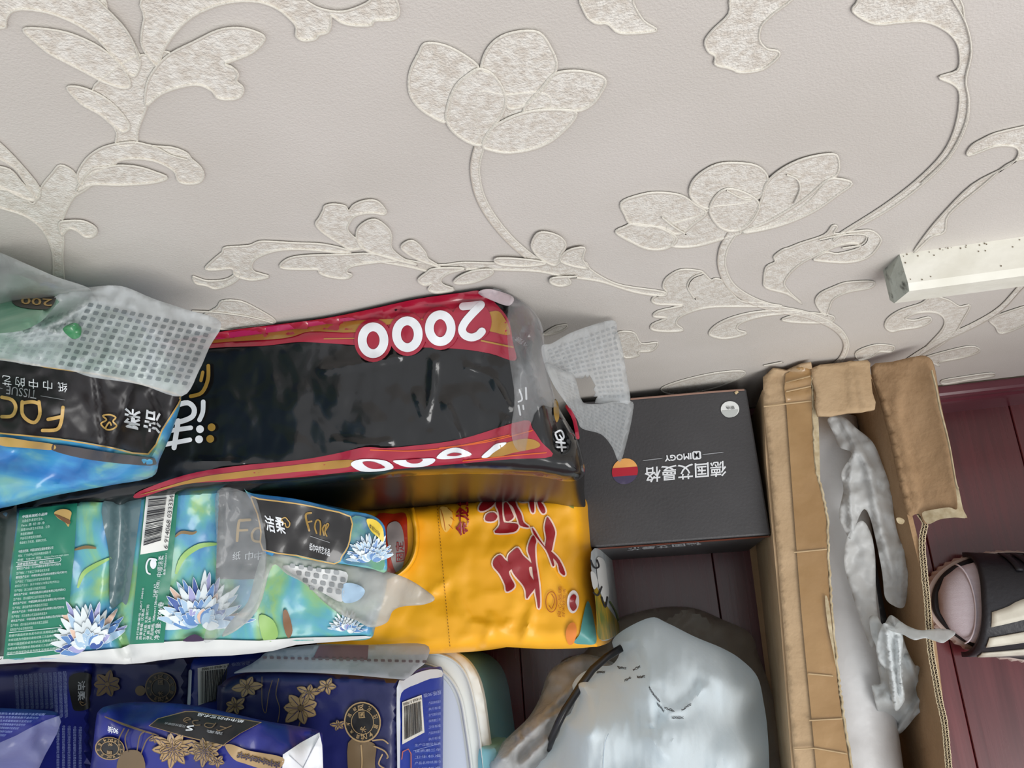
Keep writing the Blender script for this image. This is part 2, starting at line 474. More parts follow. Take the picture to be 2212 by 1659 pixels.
motif('leaf_motif', [
    [(90, 402), (112, 375), (130, 357), (158, 370), (172, 392), (205, 393), (180, 412), (160, 425), (145, 450), (134, 480), (137, 520), (135, 560), (139, 640), (117, 640), (115, 560), (105, 520), (85, 490), (50, 465), (-20, 440), (-20, 408), (40, 418), (72, 440)],
    [(-20, 300), (0, 310), (40, 350), (84, 404), (80, 430), (55, 395), (30, 362), (-20, 330)],
    [(-20, 362), (20, 366), (45, 392), (76, 430), (50, 428), (0, 404), (-20, 400)],
    [(166, 380), (185, 345), (215, 322), (250, 311), (290, 307), (328, 315), (372, 319), (402, 330), (413, 343), (432, 360), (440, 378), (430, 394), (402, 397), (384, 390), (376, 370), (340, 350), (300, 343), (260, 346), (232, 362), (190, 380), (178, 400)],
    [(195, 368), (232, 361), (260, 357), (300, 361), (335, 372), (361, 384), (330, 395), (260, 400), (200, 399), (165, 412)],
    [(128, 482), (150, 477), (180, 478), (203, 489), (209, 500), (200, 511), (182, 511), (165, 498), (148, 494), (133, 508)],
], [(3.5, (328, 316), (345, 322), (370, 336), (405, 345))], 4.5)

motif('flower_motif', [
    [(1034, 200), (1092, 205), (1170, 200), (1190, 225), (1160, 245), (1110, 262), (1070, 285), (1040, 305), (1030, 260)],
    [(919, 94), (959, 98), (1000, 118), (1034, 147), (1008, 168), (978, 205), (966, 262), (929, 250), (899, 226), (884, 196), (886, 155), (905, 115)],
    [(1040, 150), (1050, 112), (1075, 84), (1110, 70), (1150, 67), (1172, 77), (1190, 105), (1202, 135), (1196, 162), (1172, 195), (1140, 225), (1100, 235), (1090, 210), (1080, 183), (1062, 160)],
    [(1170, 190), (1198, 160), (1240, 153), (1285, 160), (1308, 175), (1295, 205), (1275, 228), (1245, 240), (1185, 236), (1130, 240)],
    [(1034, 149), (1060, 158), (1082, 185), (1092, 215), (1085, 245), (1066, 272), (1045, 310), (1020, 311), (985, 290), (965, 262), (968, 225), (985, 185), (1010, 162)],
    [(1042, 314), (1060, 280), (1100, 255), (1150, 240), (1205, 237), (1240, 240), (1243, 252), (1225, 275), (1190, 305), (1150, 322), (1100, 330), (1062, 325)],
], (), 6)
stem('stem_motif', [(1036, 316), (1028, 345), (1026, 375), (1035, 420), (1058, 465), (1098, 515), (1140, 552), (1172, 572)], lambda t: 20 - 6 * t)
motif('leaf_motif', [[(1258, -14), (1264, 30), (1285, 50), (1312, 52), (1330, 68), (1355, 73), (1418, 66), (1390, 45), (1368, 8), (1362, -14)]], (), 5)
motif('leaf_motif', [[(1588, -14), (1575, 30), (1540, 65), (1523, 90), (1530, 112), (1545, 122), (1545, 140), (1575, 148), (1600, 157), (1640, 152), (1662, 140), (1683, 120), (1678, 110), (1655, 105), (1640, 85), (1645, 55), (1670, 30), (1715, -14)]], (), 5)
motif('leaf_motif', [[(1842, 25), (1870, 45), (1900, 53), (1950, 48), (2000, 48), (2040, 65), (2065, 90), (2073, 120), (2068, 152), (2028, 167), (2058, 182), (2073, 205), (2065, 270), (2038, 330), (1980, 390), (1905, 447), (1812, 506), (1800, 520), (1822, 505), (1915, 455), (1992, 398), (2052, 338), (2087, 270), (2093, 215), (2086, 172), (2098, 110), (2085, 50), (2055, -14), (1880, -14), (1850, 8)]],
      [(5, (2058, 0), (2086, 50), (2098, 110), (2086, 172), (2092, 215), (2085, 268), (2050, 337), (1990, 396))], 4.5)

motif('flower_motif', [
    [(1456, 515), (1440, 490), (1500, 470), (1545, 452), (1600, 470), (1640, 480), (1600, 503), (1560, 516), (1500, 532), (1452, 532)],
    [(1342, 438), (1380, 422), (1420, 416), (1470, 422), (1502, 442), (1525, 460), (1500, 482), (1465, 506), (1430, 492), (1366, 485), (1350, 465)],
    [(1330, 502), (1350, 490), (1366, 484), (1400, 487), (1430, 495), (1462, 515), (1440, 536), (1400, 538), (1362, 522)],
    [(1492, 425), (1495, 395), (1520, 370), (1560, 353), (1622, 355), (1650, 370), (1658, 392), (1640, 425), (1600, 440), (1550, 445), (1522, 450)],
    [(1598, 500), (1625, 470), (1645, 430), (1656, 395), (1690, 365), (1740, 342), (1800, 333), (1812, 352), (1808, 376), (1785, 392), (1742, 440), (1680, 480), (1632, 495)],
    [(1602, 502), (1660, 478), (1735, 432), (1785, 390), (1815, 387), (1840, 397), (1810, 420), (1760, 455), (1700, 482), (1640, 498)],
    [(1533, 458), (1545, 425), (1572, 408), (1612, 418), (1640, 442), (1622, 480), (1590, 499), (1556, 492)],
], [(4, (1700, 378), (1722, 388), (1728, 410), (1715, 440)), (4, (1570, 412), (1600, 428), (1622, 432)), (4, (1430, 470), (1455, 490), (1480, 505))], 5)
stem('stem_motif', [(1582, 503), (1562, 540), (1560, 580), (1580, 620), (1625, 650), (1680, 668), (1740, 680), (1790, 700), (1818, 722), (1828, 748), (1815, 778), (1785, 800)], lambda t: 17 - 9 * t)
motif('leaf_motif', [[(1732, 656), (1700, 635), (1655, 622), (1650, 605), (1655, 577), (1674, 566), (1672, 554), (1690, 540), (1705, 535), (1730, 525), (1780, 508), (1798, 488), (1808, 490), (1802, 505), (1845, 500), (1880, 498), (1900, 512), (1900, 527), (1875, 555), (1830, 567), (1765, 563), (1760, 558), (1785, 545), (1810, 548), (1855, 536), (1850, 526), (1820, 528), (1780, 543), (1725, 572), (1694, 608), (1706, 632)]],
      [(4, (1770, 518), (1825, 507), (1870, 508), (1862, 528), (1820, 536))], 4)
motif('leaf_motif', [[(1690, 662), (1650, 655), (1600, 650), (1572, 622), (1560, 606), (1545, 602), (1535, 605), (1522, 592), (1510, 585), (1470, 583), (1440, 600), (1432, 620), (1440, 632), (1415, 640), (1408, 650), (1420, 657), (1450, 658), (1475, 660), (1422, 672), (1412, 684), (1440, 687), (1410, 700), (1408, 712), (1440, 716), (1475, 713), (1460, 698), (1475, 680), (1530, 664), (1610, 662)]],
      [(4, (1520, 590), (1495, 600), (1485, 620), (1500, 645)),], 4)
motif('leaf_motif', [[(1735, 673), (1650, 672), (1590, 683), (1550, 700), (1532, 718), (1540, 727), (1570, 731), (1612, 720), (1592, 712), (1600, 697), (1650, 682)]], (), 4)
motif('leaf_motif', [[(1800, 684), (1760, 676), (1720, 680), (1688, 691), (1730, 697), (1790, 696)]], (), 3.5)
motif('leaf_motif', [[(1782, 682), (1762, 655), (1770, 635), (1800, 620), (1830, 610), (1885, 608), (1880, 621), (1830, 631), (1800, 646), (1790, 668)]], (), 3.5)
motif('garland_motif', [
    [(800, 548), (845, 555), (880, 562), (950, 572), (1000, 567), (1070, 568), (1130, 560), (1180, 564), (1215, 566), (1262, 566), (1275, 582), (1310, 604), (1350, 618), (1432, 630), (1430, 639), (1370, 631), (1300, 609), (1250, 601), (1220, 598), (1160, 586), (1080, 583), (1010, 582), (940, 588), (880, 576), (820, 566), (780, 565)],
    [(416, 598), (422, 612), (445, 617), (465, 624), (495, 615), (516, 600), (514, 588), (490, 603), (450, 607), (425, 600)],
    [(443, 580), (465, 583), (500, 580), (505, 592), (515, 599), (545, 605), (580, 598), (565, 592), (548, 586), (543, 572), (556, 556), (600, 541), (660, 539), (730, 545), (757, 542), (700, 528), (640, 525), (590, 522), (560, 522), (540, 530), (520, 532), (485, 535), (480, 545), (462, 560)],
    [(605, 578), (620, 560), (660, 552), (740, 550), (800, 548), (860, 562), (820, 566), (760, 575), (748, 588), (760, 594), (745, 602), (710, 598), (690, 590), (685, 582), (650, 582)],
    [(757, 540), (740, 530), (700, 505), (682, 485), (690, 470), (698, 455), (702, 445), (720, 441), (745, 445), (753, 455), (765, 442), (790, 433), (815, 435), (833, 455), (828, 463), (800, 460), (768, 466), (754, 482), (752, 500), (785, 532)],
    [(780, 535), (770, 502), (785, 482), (810, 474), (835, 490), (845, 508), (845, 535), (870, 558), (900, 572), (835, 556)],
    [(952, 577), (905, 562), (872, 542), (868, 530), (885, 520), (900, 525), (918, 545), (925, 560)],
    [(940, 580), (920, 590), (903, 605), (915, 616), (932, 613), (925, 626), (945, 632), (980, 625), (957, 615), (952, 603), (970, 590), (1005, 580)],
    [(982, 612), (990, 599), (1020, 586), (1058, 582), (1062, 592), (1022, 610)],
    [(1195, 573), (1172, 562), (1155, 546), (1148, 528), (1160, 505), (1182, 502), (1210, 512), (1222, 530), (1210, 550), (1208, 566)],
    [(1212, 566), (1225, 542), (1262, 535), (1258, 560), (1268, 580)],
    [(1245, 598), (1195, 600), (1189, 611), (1210, 618), (1232, 612), (1228, 600)],
    [(1070, 567), (1075, 558), (1130, 560), (1180, 568), (1140, 575), (1090, 573)],
], (), 4)
motif('leaf_motif', [[(467, 665), (480, 650), (520, 651), (560, 670), (592, 690), (588, 700), (540, 707), (480, 712), (430, 690)]], [(3.5, (415, 672), (470, 675), (540, 685), (590, 698))], 4)
motif('leaf_motif', [[(1172, 722), (1200, 705), (1225, 702), (1217, 712), (1190, 722)]], (), 3)
motif('leaf_motif', [[(1330, 722), (1368, 718), (1385, 742), (1420, 740), (1408, 757), (1380, 760), (1378, 768), (1345, 770)]], (), 3.5)
motif('leaf_motif', [[(1990, 520), (2030, 470), (2100, 400), (2178, 358), (2200, 335), (2192, 318), (2150, 316), (2092, 336), (2096, 318), (2120, 302), (2165, 284), (2260, 272), (2300, 330), (2195, 346), (2120, 402), (2050, 462), (2040, 500), (2010, 512), (1975, 545)]], (), 4)
stem('stem_motif', [(1945, 792), (1985, 765), (2040, 733), (2110, 700), (2165, 665), (2230, 600), (2330, 560)], 9)
motif('scroll_motif', [[(1912, 706), (1918, 688), (1945, 670), (1990, 655), (2012, 640), (2048, 648), (2072, 662), (2095, 660), (2080, 690), (2060, 722), (2020, 752), (1975, 776), (2005, 745), (2035, 712), (2040, 690), (2020, 675), (1980, 676), (1955, 688), (1975, 692), (2005, 685), (2010, 694), (1985, 706), (1945, 712), (1925, 716)]], (), 3.5)
motif('leaf_motif', [[(1990, 775), (2050, 757), (2098, 748), (2116, 758), (2080, 772), (2030, 782), (2028, 790), (2010, 782)]], (), 3)
motif('leaf_motif', [[(2138, 690), (2180, 672), (2230, 660), (2230, 690), (2190, 712), (2160, 720), (2150, 706)]], (), 3)
motif('leaf_motif', [[(2035, 822), (2080, 814), (2140, 806), (2143, 812), (2085, 822), (2040, 830)]], (), 3)
motif('leaf_motif', [[(1430, 838), (1480, 820), (1550, 805), (1605, 802), (1600, 815), (1545, 838), (1480, 852), (1440, 850)]], [(3, (1650, 790), (1690, 782))], 3.5)
motif('leaf_motif', [[(1850, 760), (1890, 745), (1930, 748), (1925, 760), (1900, 760), (1880, 772), (1855, 778)]], (), 3)

# ---------------------------------------------------------------- painted block fixed to the wall
a = PY(1943, 549, WALL_Y); zt = a[2]
ft = P(1966, 624, zt); yf = ft[1]
zb_ = PY(1951, 657, yf)[2]
m_block = mat('block_paint', (212, 209, 196), (228, 226, 216), rough=0.6, scale=22, bump=0.5, bscale=60)
m_blockend = mat('block_plaster', (176, 180, 170), (70, 70, 62), rough=0.85, scale=120, bump=0.6, bscale=120, lo=0.56, hi=0.75)
xl = a[0]; xe = 1.2; dz = zt - zb_
ring = [(WALL_Y, zt), (yf + .004, zt), (yf, zt - .004), (yf, zb_ + .003), (yf + .003, zb_), (WALL_Y, zb_)]
V = [(xl - (0.006 if i in (0, 5) else 0), y, z) for i, (y, z) in enumerate(ring)] + [(xe, y, z) for y, z in ring]
# chipped, bevelled end
V[0] = (xl, WALL_Y, zt); V[5] = (xl - .004, WALL_Y, zb_ + dz * .1); V[1] = (xl + .001, yf + .004, zt); V[2] = (xl + .002, yf, zt - .004); V[3] = (xl - .002, yf, zb_ + .004); V[4] = (xl - .003, yf + .004, zb_)
V.append((xl - .005, WALL_Y - (WALL_Y - yf) * .45, zt - dz * .5)); k = 12
Fs = [[i, (i + 1) % 6, 6 + (i + 1) % 6, 6 + i] for i in range(6)] + [[k, i, (i + 1) % 6][::-1] for i in range(6)] + [[6, 7, 8, 9, 10, 11]]
blk = link('wall_ledge', V, Fs, [m_block, m_blockend], None, False, [0] * 6 + [1] * 6 + [0])
tag(blk, 'white painted block with a chipped grey end fixed to the wallpapered wall', 'ledge')
b = Batch(); 
for i in range(26):
    u = random.random(); px = 1950 + 262 * u ** 1.5; py = 549 - (px - 1943) * .157 + random.uniform(0, 6) + random.random() ** 3 * 60
    b.disc(WM if False else Surf([(0, 0, zt)]), (px, py), random.uniform(.6, 1.8), mat('speck', (110, 98, 80), rough=.9), 0.0004)
b.build('speck', blk)

# ================================================================== shared print and film materials
class PlaneMap:
    """a plane in the room through three points"""
    def __init__(s, a, b, c):
        s.a = np.array(a, float); s.n = np.cross(np.array(b) - s.a, np.array(c) - s.a); s.n /= np.linalg.norm(s.n)
        if s.n @ (np.array([0, 0, H]) - s.a) < 0: s.n = -s.n
    def pts(s, Q, off=0.0):
        out = []
        for q in Q:
            r = ray(q[0], q[1]); o = np.array([0, 0, H]); a = s.a + s.n * off
            out.append(o + r * (((a - o) @ s.n) / (r @ s.n)))
        return out
gold = mat('gold_print', (196, 160, 92), rough=0.4)
gold2 = mat('gold_print_dark', (150, 118, 50), rough=0.35)
white = mat('white_print', (225, 228, 232), rough=0.45)
dim = mat('grey_print', (150, 152, 156), rough=0.45)
black = mat('black_print', (26, 24, 25), rough=0.4)
ink = mat('dark_ink', (30, 30, 34), rough=0.6)
def film(name, c, alpha, rough=0.25, bump=0.5, bscale=90, trans=0.35):
    return mat(name, c, rough=rough, alpha=alpha, bump=bump, bscale=bscale, trans=trans, spec=0.6)
film_white = film('milky_film', (222, 226, 226), 0.42)
film_clear = film('clear_film', (205, 208, 210), 0.24, rough=0.12)
film_mesh = film('mesh_film', (228, 232, 234), 0.55, rough=0.22)
film_mesh2 = film('clear_mesh_film', (226, 230, 232), 0.42, rough=0.14, bump=.9, bscale=120)
film_hole = film('mesh_window', (96, 106, 112), 0.62, rough=0.3)

def art_mat(name, k, spec=0.5, rough=0.32, coat=0.3):
    m = bpy.data.materials.new(name); m.use_nodes = True; nt = m.node_tree; b = nt.nodes['Principled BSDF']
    tc = nt.nodes.new('ShaderNodeTexCoord'); mp = nt.nodes.new('ShaderNodeMapping')
    mp.inputs['Rotation'].default_value = (0, 0, k['rot']); mp.inputs['Scale'].default_value = k['scale']; mp.inputs['Location'].default_value = k.get('loc', (0, 0, 0))
    nt.links.new(tc.outputs['Object'], mp.inputs[0])
    n = nt.nodes.new('ShaderNodeTexNoise'); n.inputs['Scale'].default_value = k['s']; n.inputs['Detail'].default_value = 5; n.inputs['Distortion'].default_value = k.get('d', 1.2)
    nt.links.new(mp.outputs[0], n.inputs['Vector'])
    r = nt.nodes.new('ShaderNodeValToRGB'); nt.links.new(n.outputs['Fac'], r.inputs[0])
    e = r.color_ramp.elements; R = k['ramp']
    e[0].position, e[0].color = R[0][0], srgb(R[0][1]); e[1].position, e[1].color = R[-1][0], srgb(R[-1][1])
    for p_, c_ in R[1:-1]:
        q = e.new(p_); q.color = srgb(c_)
    nt.links.new(r.outputs[0], b.inputs['Base Color'])
    b.inputs['Roughness'].default_value = rough; b.inputs['Coat Weight'].default_value = coat; b.inputs['Coat Roughness'].default_value = 0.15
    return m
art_blue = art_mat('painted_blue_print', dict(rot=0.35, scale=(1, 2.6, 1), s=12, ramp=[(.28, (42, 104, 172)), (.40, (50, 126, 190)), (.50, (70, 152, 196)), (.57, (120, 182, 178)), (.62, (140, 186, 150)), (.66, (96, 164, 186)), (.8, (150, 198, 200))]))
art_green = art_mat('painted_lake_print', dict(rot=-0.5, scale=(1.6, 1, 1), s=15, ramp=[(.28, (70, 126, 182)), (.40, (88, 156, 190)), (.48, (92, 168, 178)), (.56, (112, 176, 150)), (.63, (140, 184, 122)), (.70, (110, 172, 160)), (.8, (150, 196, 200))]))
art_teal = art_mat('painted_green_print', dict(rot=0.2, scale=(1.5, 1, 1), s=13, ramp=[(.3, (60, 120, 92)), (.45, (92, 158, 128)), (.55, (130, 178, 150)), (.7, (150, 178, 190))]))
paper_white = mat('white_wrapper', (214, 216, 214), rough=0.5, bump=0.3, bscale=60)
green_panel = mat('green_panel', (32, 118, 92), (40, 126, 100), rough=0.35, scale=12)

def lotus(b, S, c, r, pal, n=12, a0=-170, a1=-10, off=0.0008, sq=1.0):
    random.seed(int(c[0]) + int(c[1]))
    k = 0
    for ring_, (rl, wid) in enumerate([(1.0, .085), (.8, .10), (.58, .11), (.38, .11)]):
        for i in range(n + 5 - 2 * ring_):
            a = math.radians(a0 + (a1 - a0) * (i + .5 * (ring_ % 2)) / max(1, n + 4 - 2 * ring_)) + random.uniform(-.06, .06)
            L = r * rl * random.uniform(.85, 1.1); w = r * wid
            d = np.array([math.cos(a), math.sin(a) * sq]); nn = np.array([-d[1], d[0]]); c0 = np.array(c, float)
            pts = [c0 + d * L * .12, c0 + d * L * .45 + nn * w * .8, c0 + d * L * .75 + nn * w * .7, c0 + d * L, c0 + d * L * .75 - nn * w * .6, c0 + d * L * .45 - nn * w * .8]
            o_ = off + k * 0.00006; k += 1
            b.fill(S, pts, pal[random.randrange(len(pal))], o_, 22, n=3)
            b.line(S, [pts[1], pts[2], pts[3], pts[4]], 1.1, pal[0], o_ + 0.00002, n=3)
PETALS_ = [mat('petal_white', (222, 230, 232), rough=.4), mat('petal_blue', (96, 138, 192), rough=.4), mat('petal_pale', (168, 196, 220), rough=.4), mat('petal_deep', (64, 92, 160), rough=.4), mat('petal_violet', (160, 160, 205), rough=.4), mat('petal_peach', (222, 190, 170), rough=.4)]
PETALS = [PETALS_[i] for i in (0, 1, 2, 2, 1, 0, 1, 3, 0, 2, 4, 0, 2, 5)]
leaf_lime = mat('leaf_lime', (146, 186, 104), rough=.4); dark_violet = mat('dark_violet', (60, 40, 72), rough=.4)

def face_word(b, S, f, m, w, n=4, off=0.0012):
    """rounded gold lettering F a c e ; f maps unit coordinates (x along reading 0..1, y up 0..1) to picture"""
    G = [[(.18, 1), (.07, .98), (.03, .85), (.03, .05)], [(.03, .55), (.16, .55)],
         [(.44, .62), (.38, .3), (.28, .25), (.24, .45), (.30, .66), (.44, .66), (.44, .2)],
         [(.66, .66), (.54, .66), (.50, .45), (.55, .24), (.66, .24)],
         [(.74, .45), (.92, .45), (.88, .66), (.78, .66), (.73, .45), (.78, .24), (.92, .24)]]
    for g in G[:n]: b.line(S, [f(*p) for p in g], w, m, off, n=4, step=4)
def quadf(q):
    q = [np.array(a, float) for a in q]
    return lambda u, v: (q[3] * (1 - u) + q[2] * u) * (1 - v) + (q[0] * (1 - u) + q[1] * u) * v
def roundsq(c, ex, ey, k=.32):
    c = np.array(c, float); ex = np.array(ex); ey = np.array(ey); o = []
    for sx, sy in ((1, 1), (-1, 1), (-1, -1), (1, -1)):
        a = [(1, 1 - k), (1 - k, 1)] if sx * sy > 0 else [(1 - k, 1), (1, 1 - k)]
        for u, v in a: o.append(c + ex * sx * u + ey * sy * v)
    return o

# ================================================================== BLACK PACK standing against the wall
blk_film = mat('black_gloss_film', (20, 20, 21), rough=0.22, spec=0.5, coat=.35)
red_band = mat('red_band', (158, 22, 50), rough=0.28, coat=.6)
mag_band = mat('magenta_band', (172, 28, 84), rough=0.28, coat=.6)
ochre = mat('ochre_band', (166, 122, 44), rough=0.3, coat=.6)
t = empty('tissue_pack', (-0.27, 0.13, 0), 'black and red plastic tissue pack marked 2000 lying along the wallpapered wall', 'tissue pack')
ol_black = [(-150, 870), (100, 800), (300, 748), (475, 716), (600, 700), (700, 687), (800, 667), (900, 645), (1000, 631), (1062, 625), (1108, 640), (1150, 672), (1168, 712), (1174, 780), (1192, 850), (1218, 900), (1248, 950), (1262, 1002), (1258, 1030), (1225, 1040),
            (1150, 1028), (1000, 1024), (860, 1030), (700, 1046), (500, 1066), (300, 1092), (100, 1128), (-150, 1180)]
bump_b = addf(nz(170, .003, 3), nz(60, .0013, 9, 1, .6),
              crease([[(938, 778), (934, 840), (920, 905)], [(962, 870), (992, 940), (1000, 990)], [(1010, 795), (1060, 812), (1098, 880)], [(840, 955), (790, 962), (725, 952)], [(520, 1000), (430, 995)], [(1090, 905), (1078, 960)], [(900, 850), (915, 900)], [(700, 800), (860, 770)], [(1110, 640), (1088, 700), (1098, 760)]], .0024, 8),
              crease([[(1188, 760), (1190, 830), (1200, 900), (1215, 960)]], -.016, 17), crease([[(1150, 690), (1140, 760), (1165, 860)]], .008, 10))
body, SB = slab('wrapper', t, ol_black, [(1000, 640, .487), (450, 720, .490), (1000, 1000, .462), (450, 1040, .470)], 0.0, blk_film, side=mat('black_side_film', (20, 20, 21), rough=.3, spec=.22), step=7, roll=42, drop=.03, bump=bump_b, mode='v', inset=.14, ymax=.2025, levels=7, bulge=-.004)
b = Batch()
top_edge = [(475, 717), (600, 701), (700, 688), (800, 668), (900, 646), (1000, 632), (1040, 629)]
low = [(1113, 779), (1060, 764), (994, 754), (900, 750), (765, 745), (701, 741), (641, 739), (569, 747), (454, 752), (300, 775), (300, 752)]
b.fill(SB, top_edge + [(1070, 655), (1098, 690), (1108, 740)] + low, red_band, .0006, 12)
b.fill(SB, [(475, 722), (600, 703), (719, 690), (800, 680), (762, 692), (719, 698), (600, 716), (460, 734)], mag_band, .0008, 12)
b.fill(SB, [(300, 757), (460, 733), (600, 714), (719, 698), (762, 693), (846, 689), (995, 688), (1030, 686), (1057, 674), (1082, 676), (1102, 722), (1060, 716), (995, 703), (846, 700), (765, 718), (671, 716), (611, 731), (460, 741), (300, 765)], ochre, .0009, 12)
b.line(SB, [(700, 732), (765, 731)], 2, ochre, .001); b.line(SB, [(1040, 736), (1108, 750)], 3.5, ochre, .001)
b.build('red_band', t)
# figures 2000, seen upside down
b = Batch()
for cx, cy in ((806, 735), (880, 722), (951, 709)):
    b.disc(SB, (cx, cy), 41, red_band, .0011, 47, n=26)
b.disc(SB, (1018, 695), 44, red_band, .0011, 45, n=26)
for cx, cy in ((806, 735), (880, 722), (951, 709)):
    b.line(SB, [(cx + 23.5 * math.cos(a), cy + 29 * math.sin(a)) for a in [2 * math.pi * i / 16 for i in range(16)]], 19, white, .0014, 0, True, n=3, step=5)
b.line(SB, [(1000, 662), (1020, 660), (1039, 658)], 17, white, .0014, n=3, step=4)
b.line(SB, [(1038, 660), (1020, 678), (1004, 697), (998, 712), (1004, 724), (1018, 729), (1032, 725), (1041, 716)], 17, white, .00145, n=4, step=4)
b.build('number_print', t)
b = Batch()
b.fill(SB, [(300, 1062), (400, 1026), (508, 1007), (644, 994), (725, 980), (788, 966), (834, 968), (900, 962), (960, 955), (1020, 942), (1132, 908), (1150, 925), (1170, 955), (1192, 986), (1100, 992), (1000, 1001), (940, 1006), (861, 1013), (752, 1020), (644, 1031), (500, 1040), (400, 1046), (300, 1076)], red_band, .0007, 10)
b.fill(SB, [(300, 1070), (420, 1034), (508, 1020), (600, 1009), (752, 993), (752, 1009), (644, 1019), (508, 1034), (400, 1046)], ochre, .0009, 10)
b.fill(SB, [(1050, 985), (1080, 962), (1130, 948), (1158, 952), (1164, 966), (1110, 978), (1080, 986)], ochre, .0009, 10)
for q in ([(800, 972), (900, 974), (1000, 962), (1100, 940)], [(950, 968), (1050, 955), (1150, 930)], [(1000, 996), (1100, 985), (1180, 978)]): b.line(SB, q, 2.4, mat('orange_streak', (205, 92, 36), rough=.3), .001)
b.fill(SB, [(758, 1004), (770, 994), (800, 992), (835, 996), (850, 1011), (820, 1018), (780, 1018)], white, .0011, 8); b.fill(SB, [(784, 998), (808, 998), (832, 1010), (806, 1013), (790, 1007)], red_band, .0013, 8)
b.fill(SB, [(850, 995), (885, 993), (935, 990), (937, 999), (915, 1008), (880, 1009), (860, 1003)], white, .0011, 8); b.fill(SB, [(878, 994), (912, 992), (906, 1000), (888, 1001)], red_band, .0013, 8)
b.fill(SB, [(943, 988), (960, 973), (985, 967), (1008, 974), (1018, 983), (985, 990), (955, 992)], white, .0011, 8); b.fill(SB, [(965, 984), (980, 978), (998, 981), (985, 985)], red_band, .0013, 8)
b.fill(SB, [(1040, 987), (1058, 970), (1072, 959), (1094, 956), (1084, 966), (1066, 978), (1054, 988)], white, .0011, 8)
b.build('lower_red_band', t)
# big white and gold logo characters, turned on their side
b = Batch()
for p, w, m in (([(439, 868), (438, 890), (431, 907)], 10, white), ([(380, 876), (405, 870), (419, 882), (416, 899), (396, 909), (378, 912)], 11, white), ([(412, 924), (362, 931)], 10, white), ([(410, 950), (352, 961)], 10, white), ([(385, 909), (376, 967)], 11, white),
                ([(450, 790), (449, 820), (436, 848), (412, 856)], 8, gold2), ([(438, 804), (434, 822)], 7, gold2)): b.line(SB, p, w, m, .001, step=5)
for c, m in (((432, 927), white), ((430, 949), white), ((457, 923), gold2), ((454, 948), gold2)): b.disc(SB, c, 8.5, m, .001)
# small side logo near the gathered end
for p, w in (([(1136, 838), (1137, 862)], 4), ([(1122, 842), (1128, 862), (1120, 868)], 3.5), ([(1120, 876), (1124, 896)], 4), ([(1130, 876), (1131, 884)], 3.5), ([(1209, 940), (1216, 950)], 3), ([(1200, 935), (1212, 930), (1218, 945), (1206, 950), (1200, 938)], 4), ([(1202, 955), (1220, 957)], 4.5), ([(1204, 966), (1222, 966)], 4), ([(1212, 952), (1214, 974)], 4)): b.line(SB, p, w, white, .0012, step=4)
b.text(SB, '4层', [(1136, 752), (1112, 734), (1118, 726), (1142, 742)], dim, .0012)
b.fill(SB, [(1198, 862), (1206, 872), (1208, 900), (1202, 912), (1196, 890)], gold2, .0012, 6)
b.line(SB, [(1225, 878), (1240, 905), (1248, 945)], 8, red_band, .0012, step=6)
b.build('logo_print', t)['kind'] = 'stuff'
sheet('clear_end_film', t, [(1062, 626), (1112, 642), (1152, 672), (1172, 712), (1178, 780), (1196, 850), (1205, 900), (1180, 948), (1150, 968), (1118, 972), (1105, 930), (1112, 860), (1100, 770), (1092, 700)], [(1100, 640, .482), (1200, 850, .47), (1130, 960, .478), (1090, 760, .495)], film_clear, bump=addf(nz(30, .003, 4), crease([[(1110, 650), (1130, 740), (1150, 830)], [(1150, 690), (1175, 800)], [(1100, 700), (1140, 900)]], .005, 5)), ymax=.2015)
sheet('white_corner_film', t, [(1033, 633), (1060, 625), (1108, 641), (1100, 660), (1070, 652)], [(1070, 640, .489)], film('pink_white_film', (232, 216, 220), .8), ymax=.2012)
# punched carry handle of the black pack
HA = [(1170, 748), (1192, 742), (1240, 716), (1322, 692), (1334, 718), (1342, 745), (1352, 800), (1361, 868), (1340, 870), (1285, 871), (1262, 868), (1252, 845), (1240, 812), (1200, 800), (1178, 790)]
HB = [(1178, 785), (1215, 800), (1240, 812), (1255, 862), (1268, 872), (1300, 872), (1362, 866), (1366, 895), (1352, 960), (1338, 998), (1322, 965), (1298, 938), (1258, 926), (1246, 905), (1222, 870), (1195, 830)]
o1, SH = sheet('handle_flap', t, HA + [], [(1180, 760, .47), (1330, 700, .40), (1360, 860, .36), (1250, 860, .40)], film_mesh2, bump=addf(nz(22, .003, 5, 1, 3), nz(60, .004, 1)), holes=[[(1244, 816), (1280, 812), (1288, 868), (1262, 872)]], ymax=.2)
o2, SH2 = sheet('handle_flap', t, HB, [(1190, 800, .46), (1250, 900, .42), (1362, 880, .34), (1338, 990, .30)], film_mesh2, bump=nz(50, .004, 2), holes=[[(1248, 830), (1280, 812), (1288, 860), (1262, 870)]])
def grid_windows(name, parent, S, quad, nx, ny, m, sk=(.3, .3), off=.0009, maskpoly=None, hole=None):
    f = quadf(quad); b = Batch()
    for j in range(ny):
        for i in range(nx):
            u = (i + .5 + (.0 if j % 2 else .5) * 0) / nx; v = (j + .5) / ny
            c = f(u, v)
            if maskpoly is not None and not inside([c], smooth(maskpoly))[0]: continue
            if hole is not None and inside([c], hole)[0]: continue
            ex = (f(u + .5 / nx, v) - f(u - .5 / nx, v)) * sk[0]; ey = (f(u, v + .5 / ny) - f(u, v - .5 / ny)) * sk[1]
            q = roundsq(c, ex, ey)
            b.add(S.pts(q, off), [list(range(8))], m)
    bt = b.build(name, parent)
    if bt: bt['kind'] = 'stuff'
    return bt
fw2 = film('mesh_window_light', (170, 176, 180), 0.4)
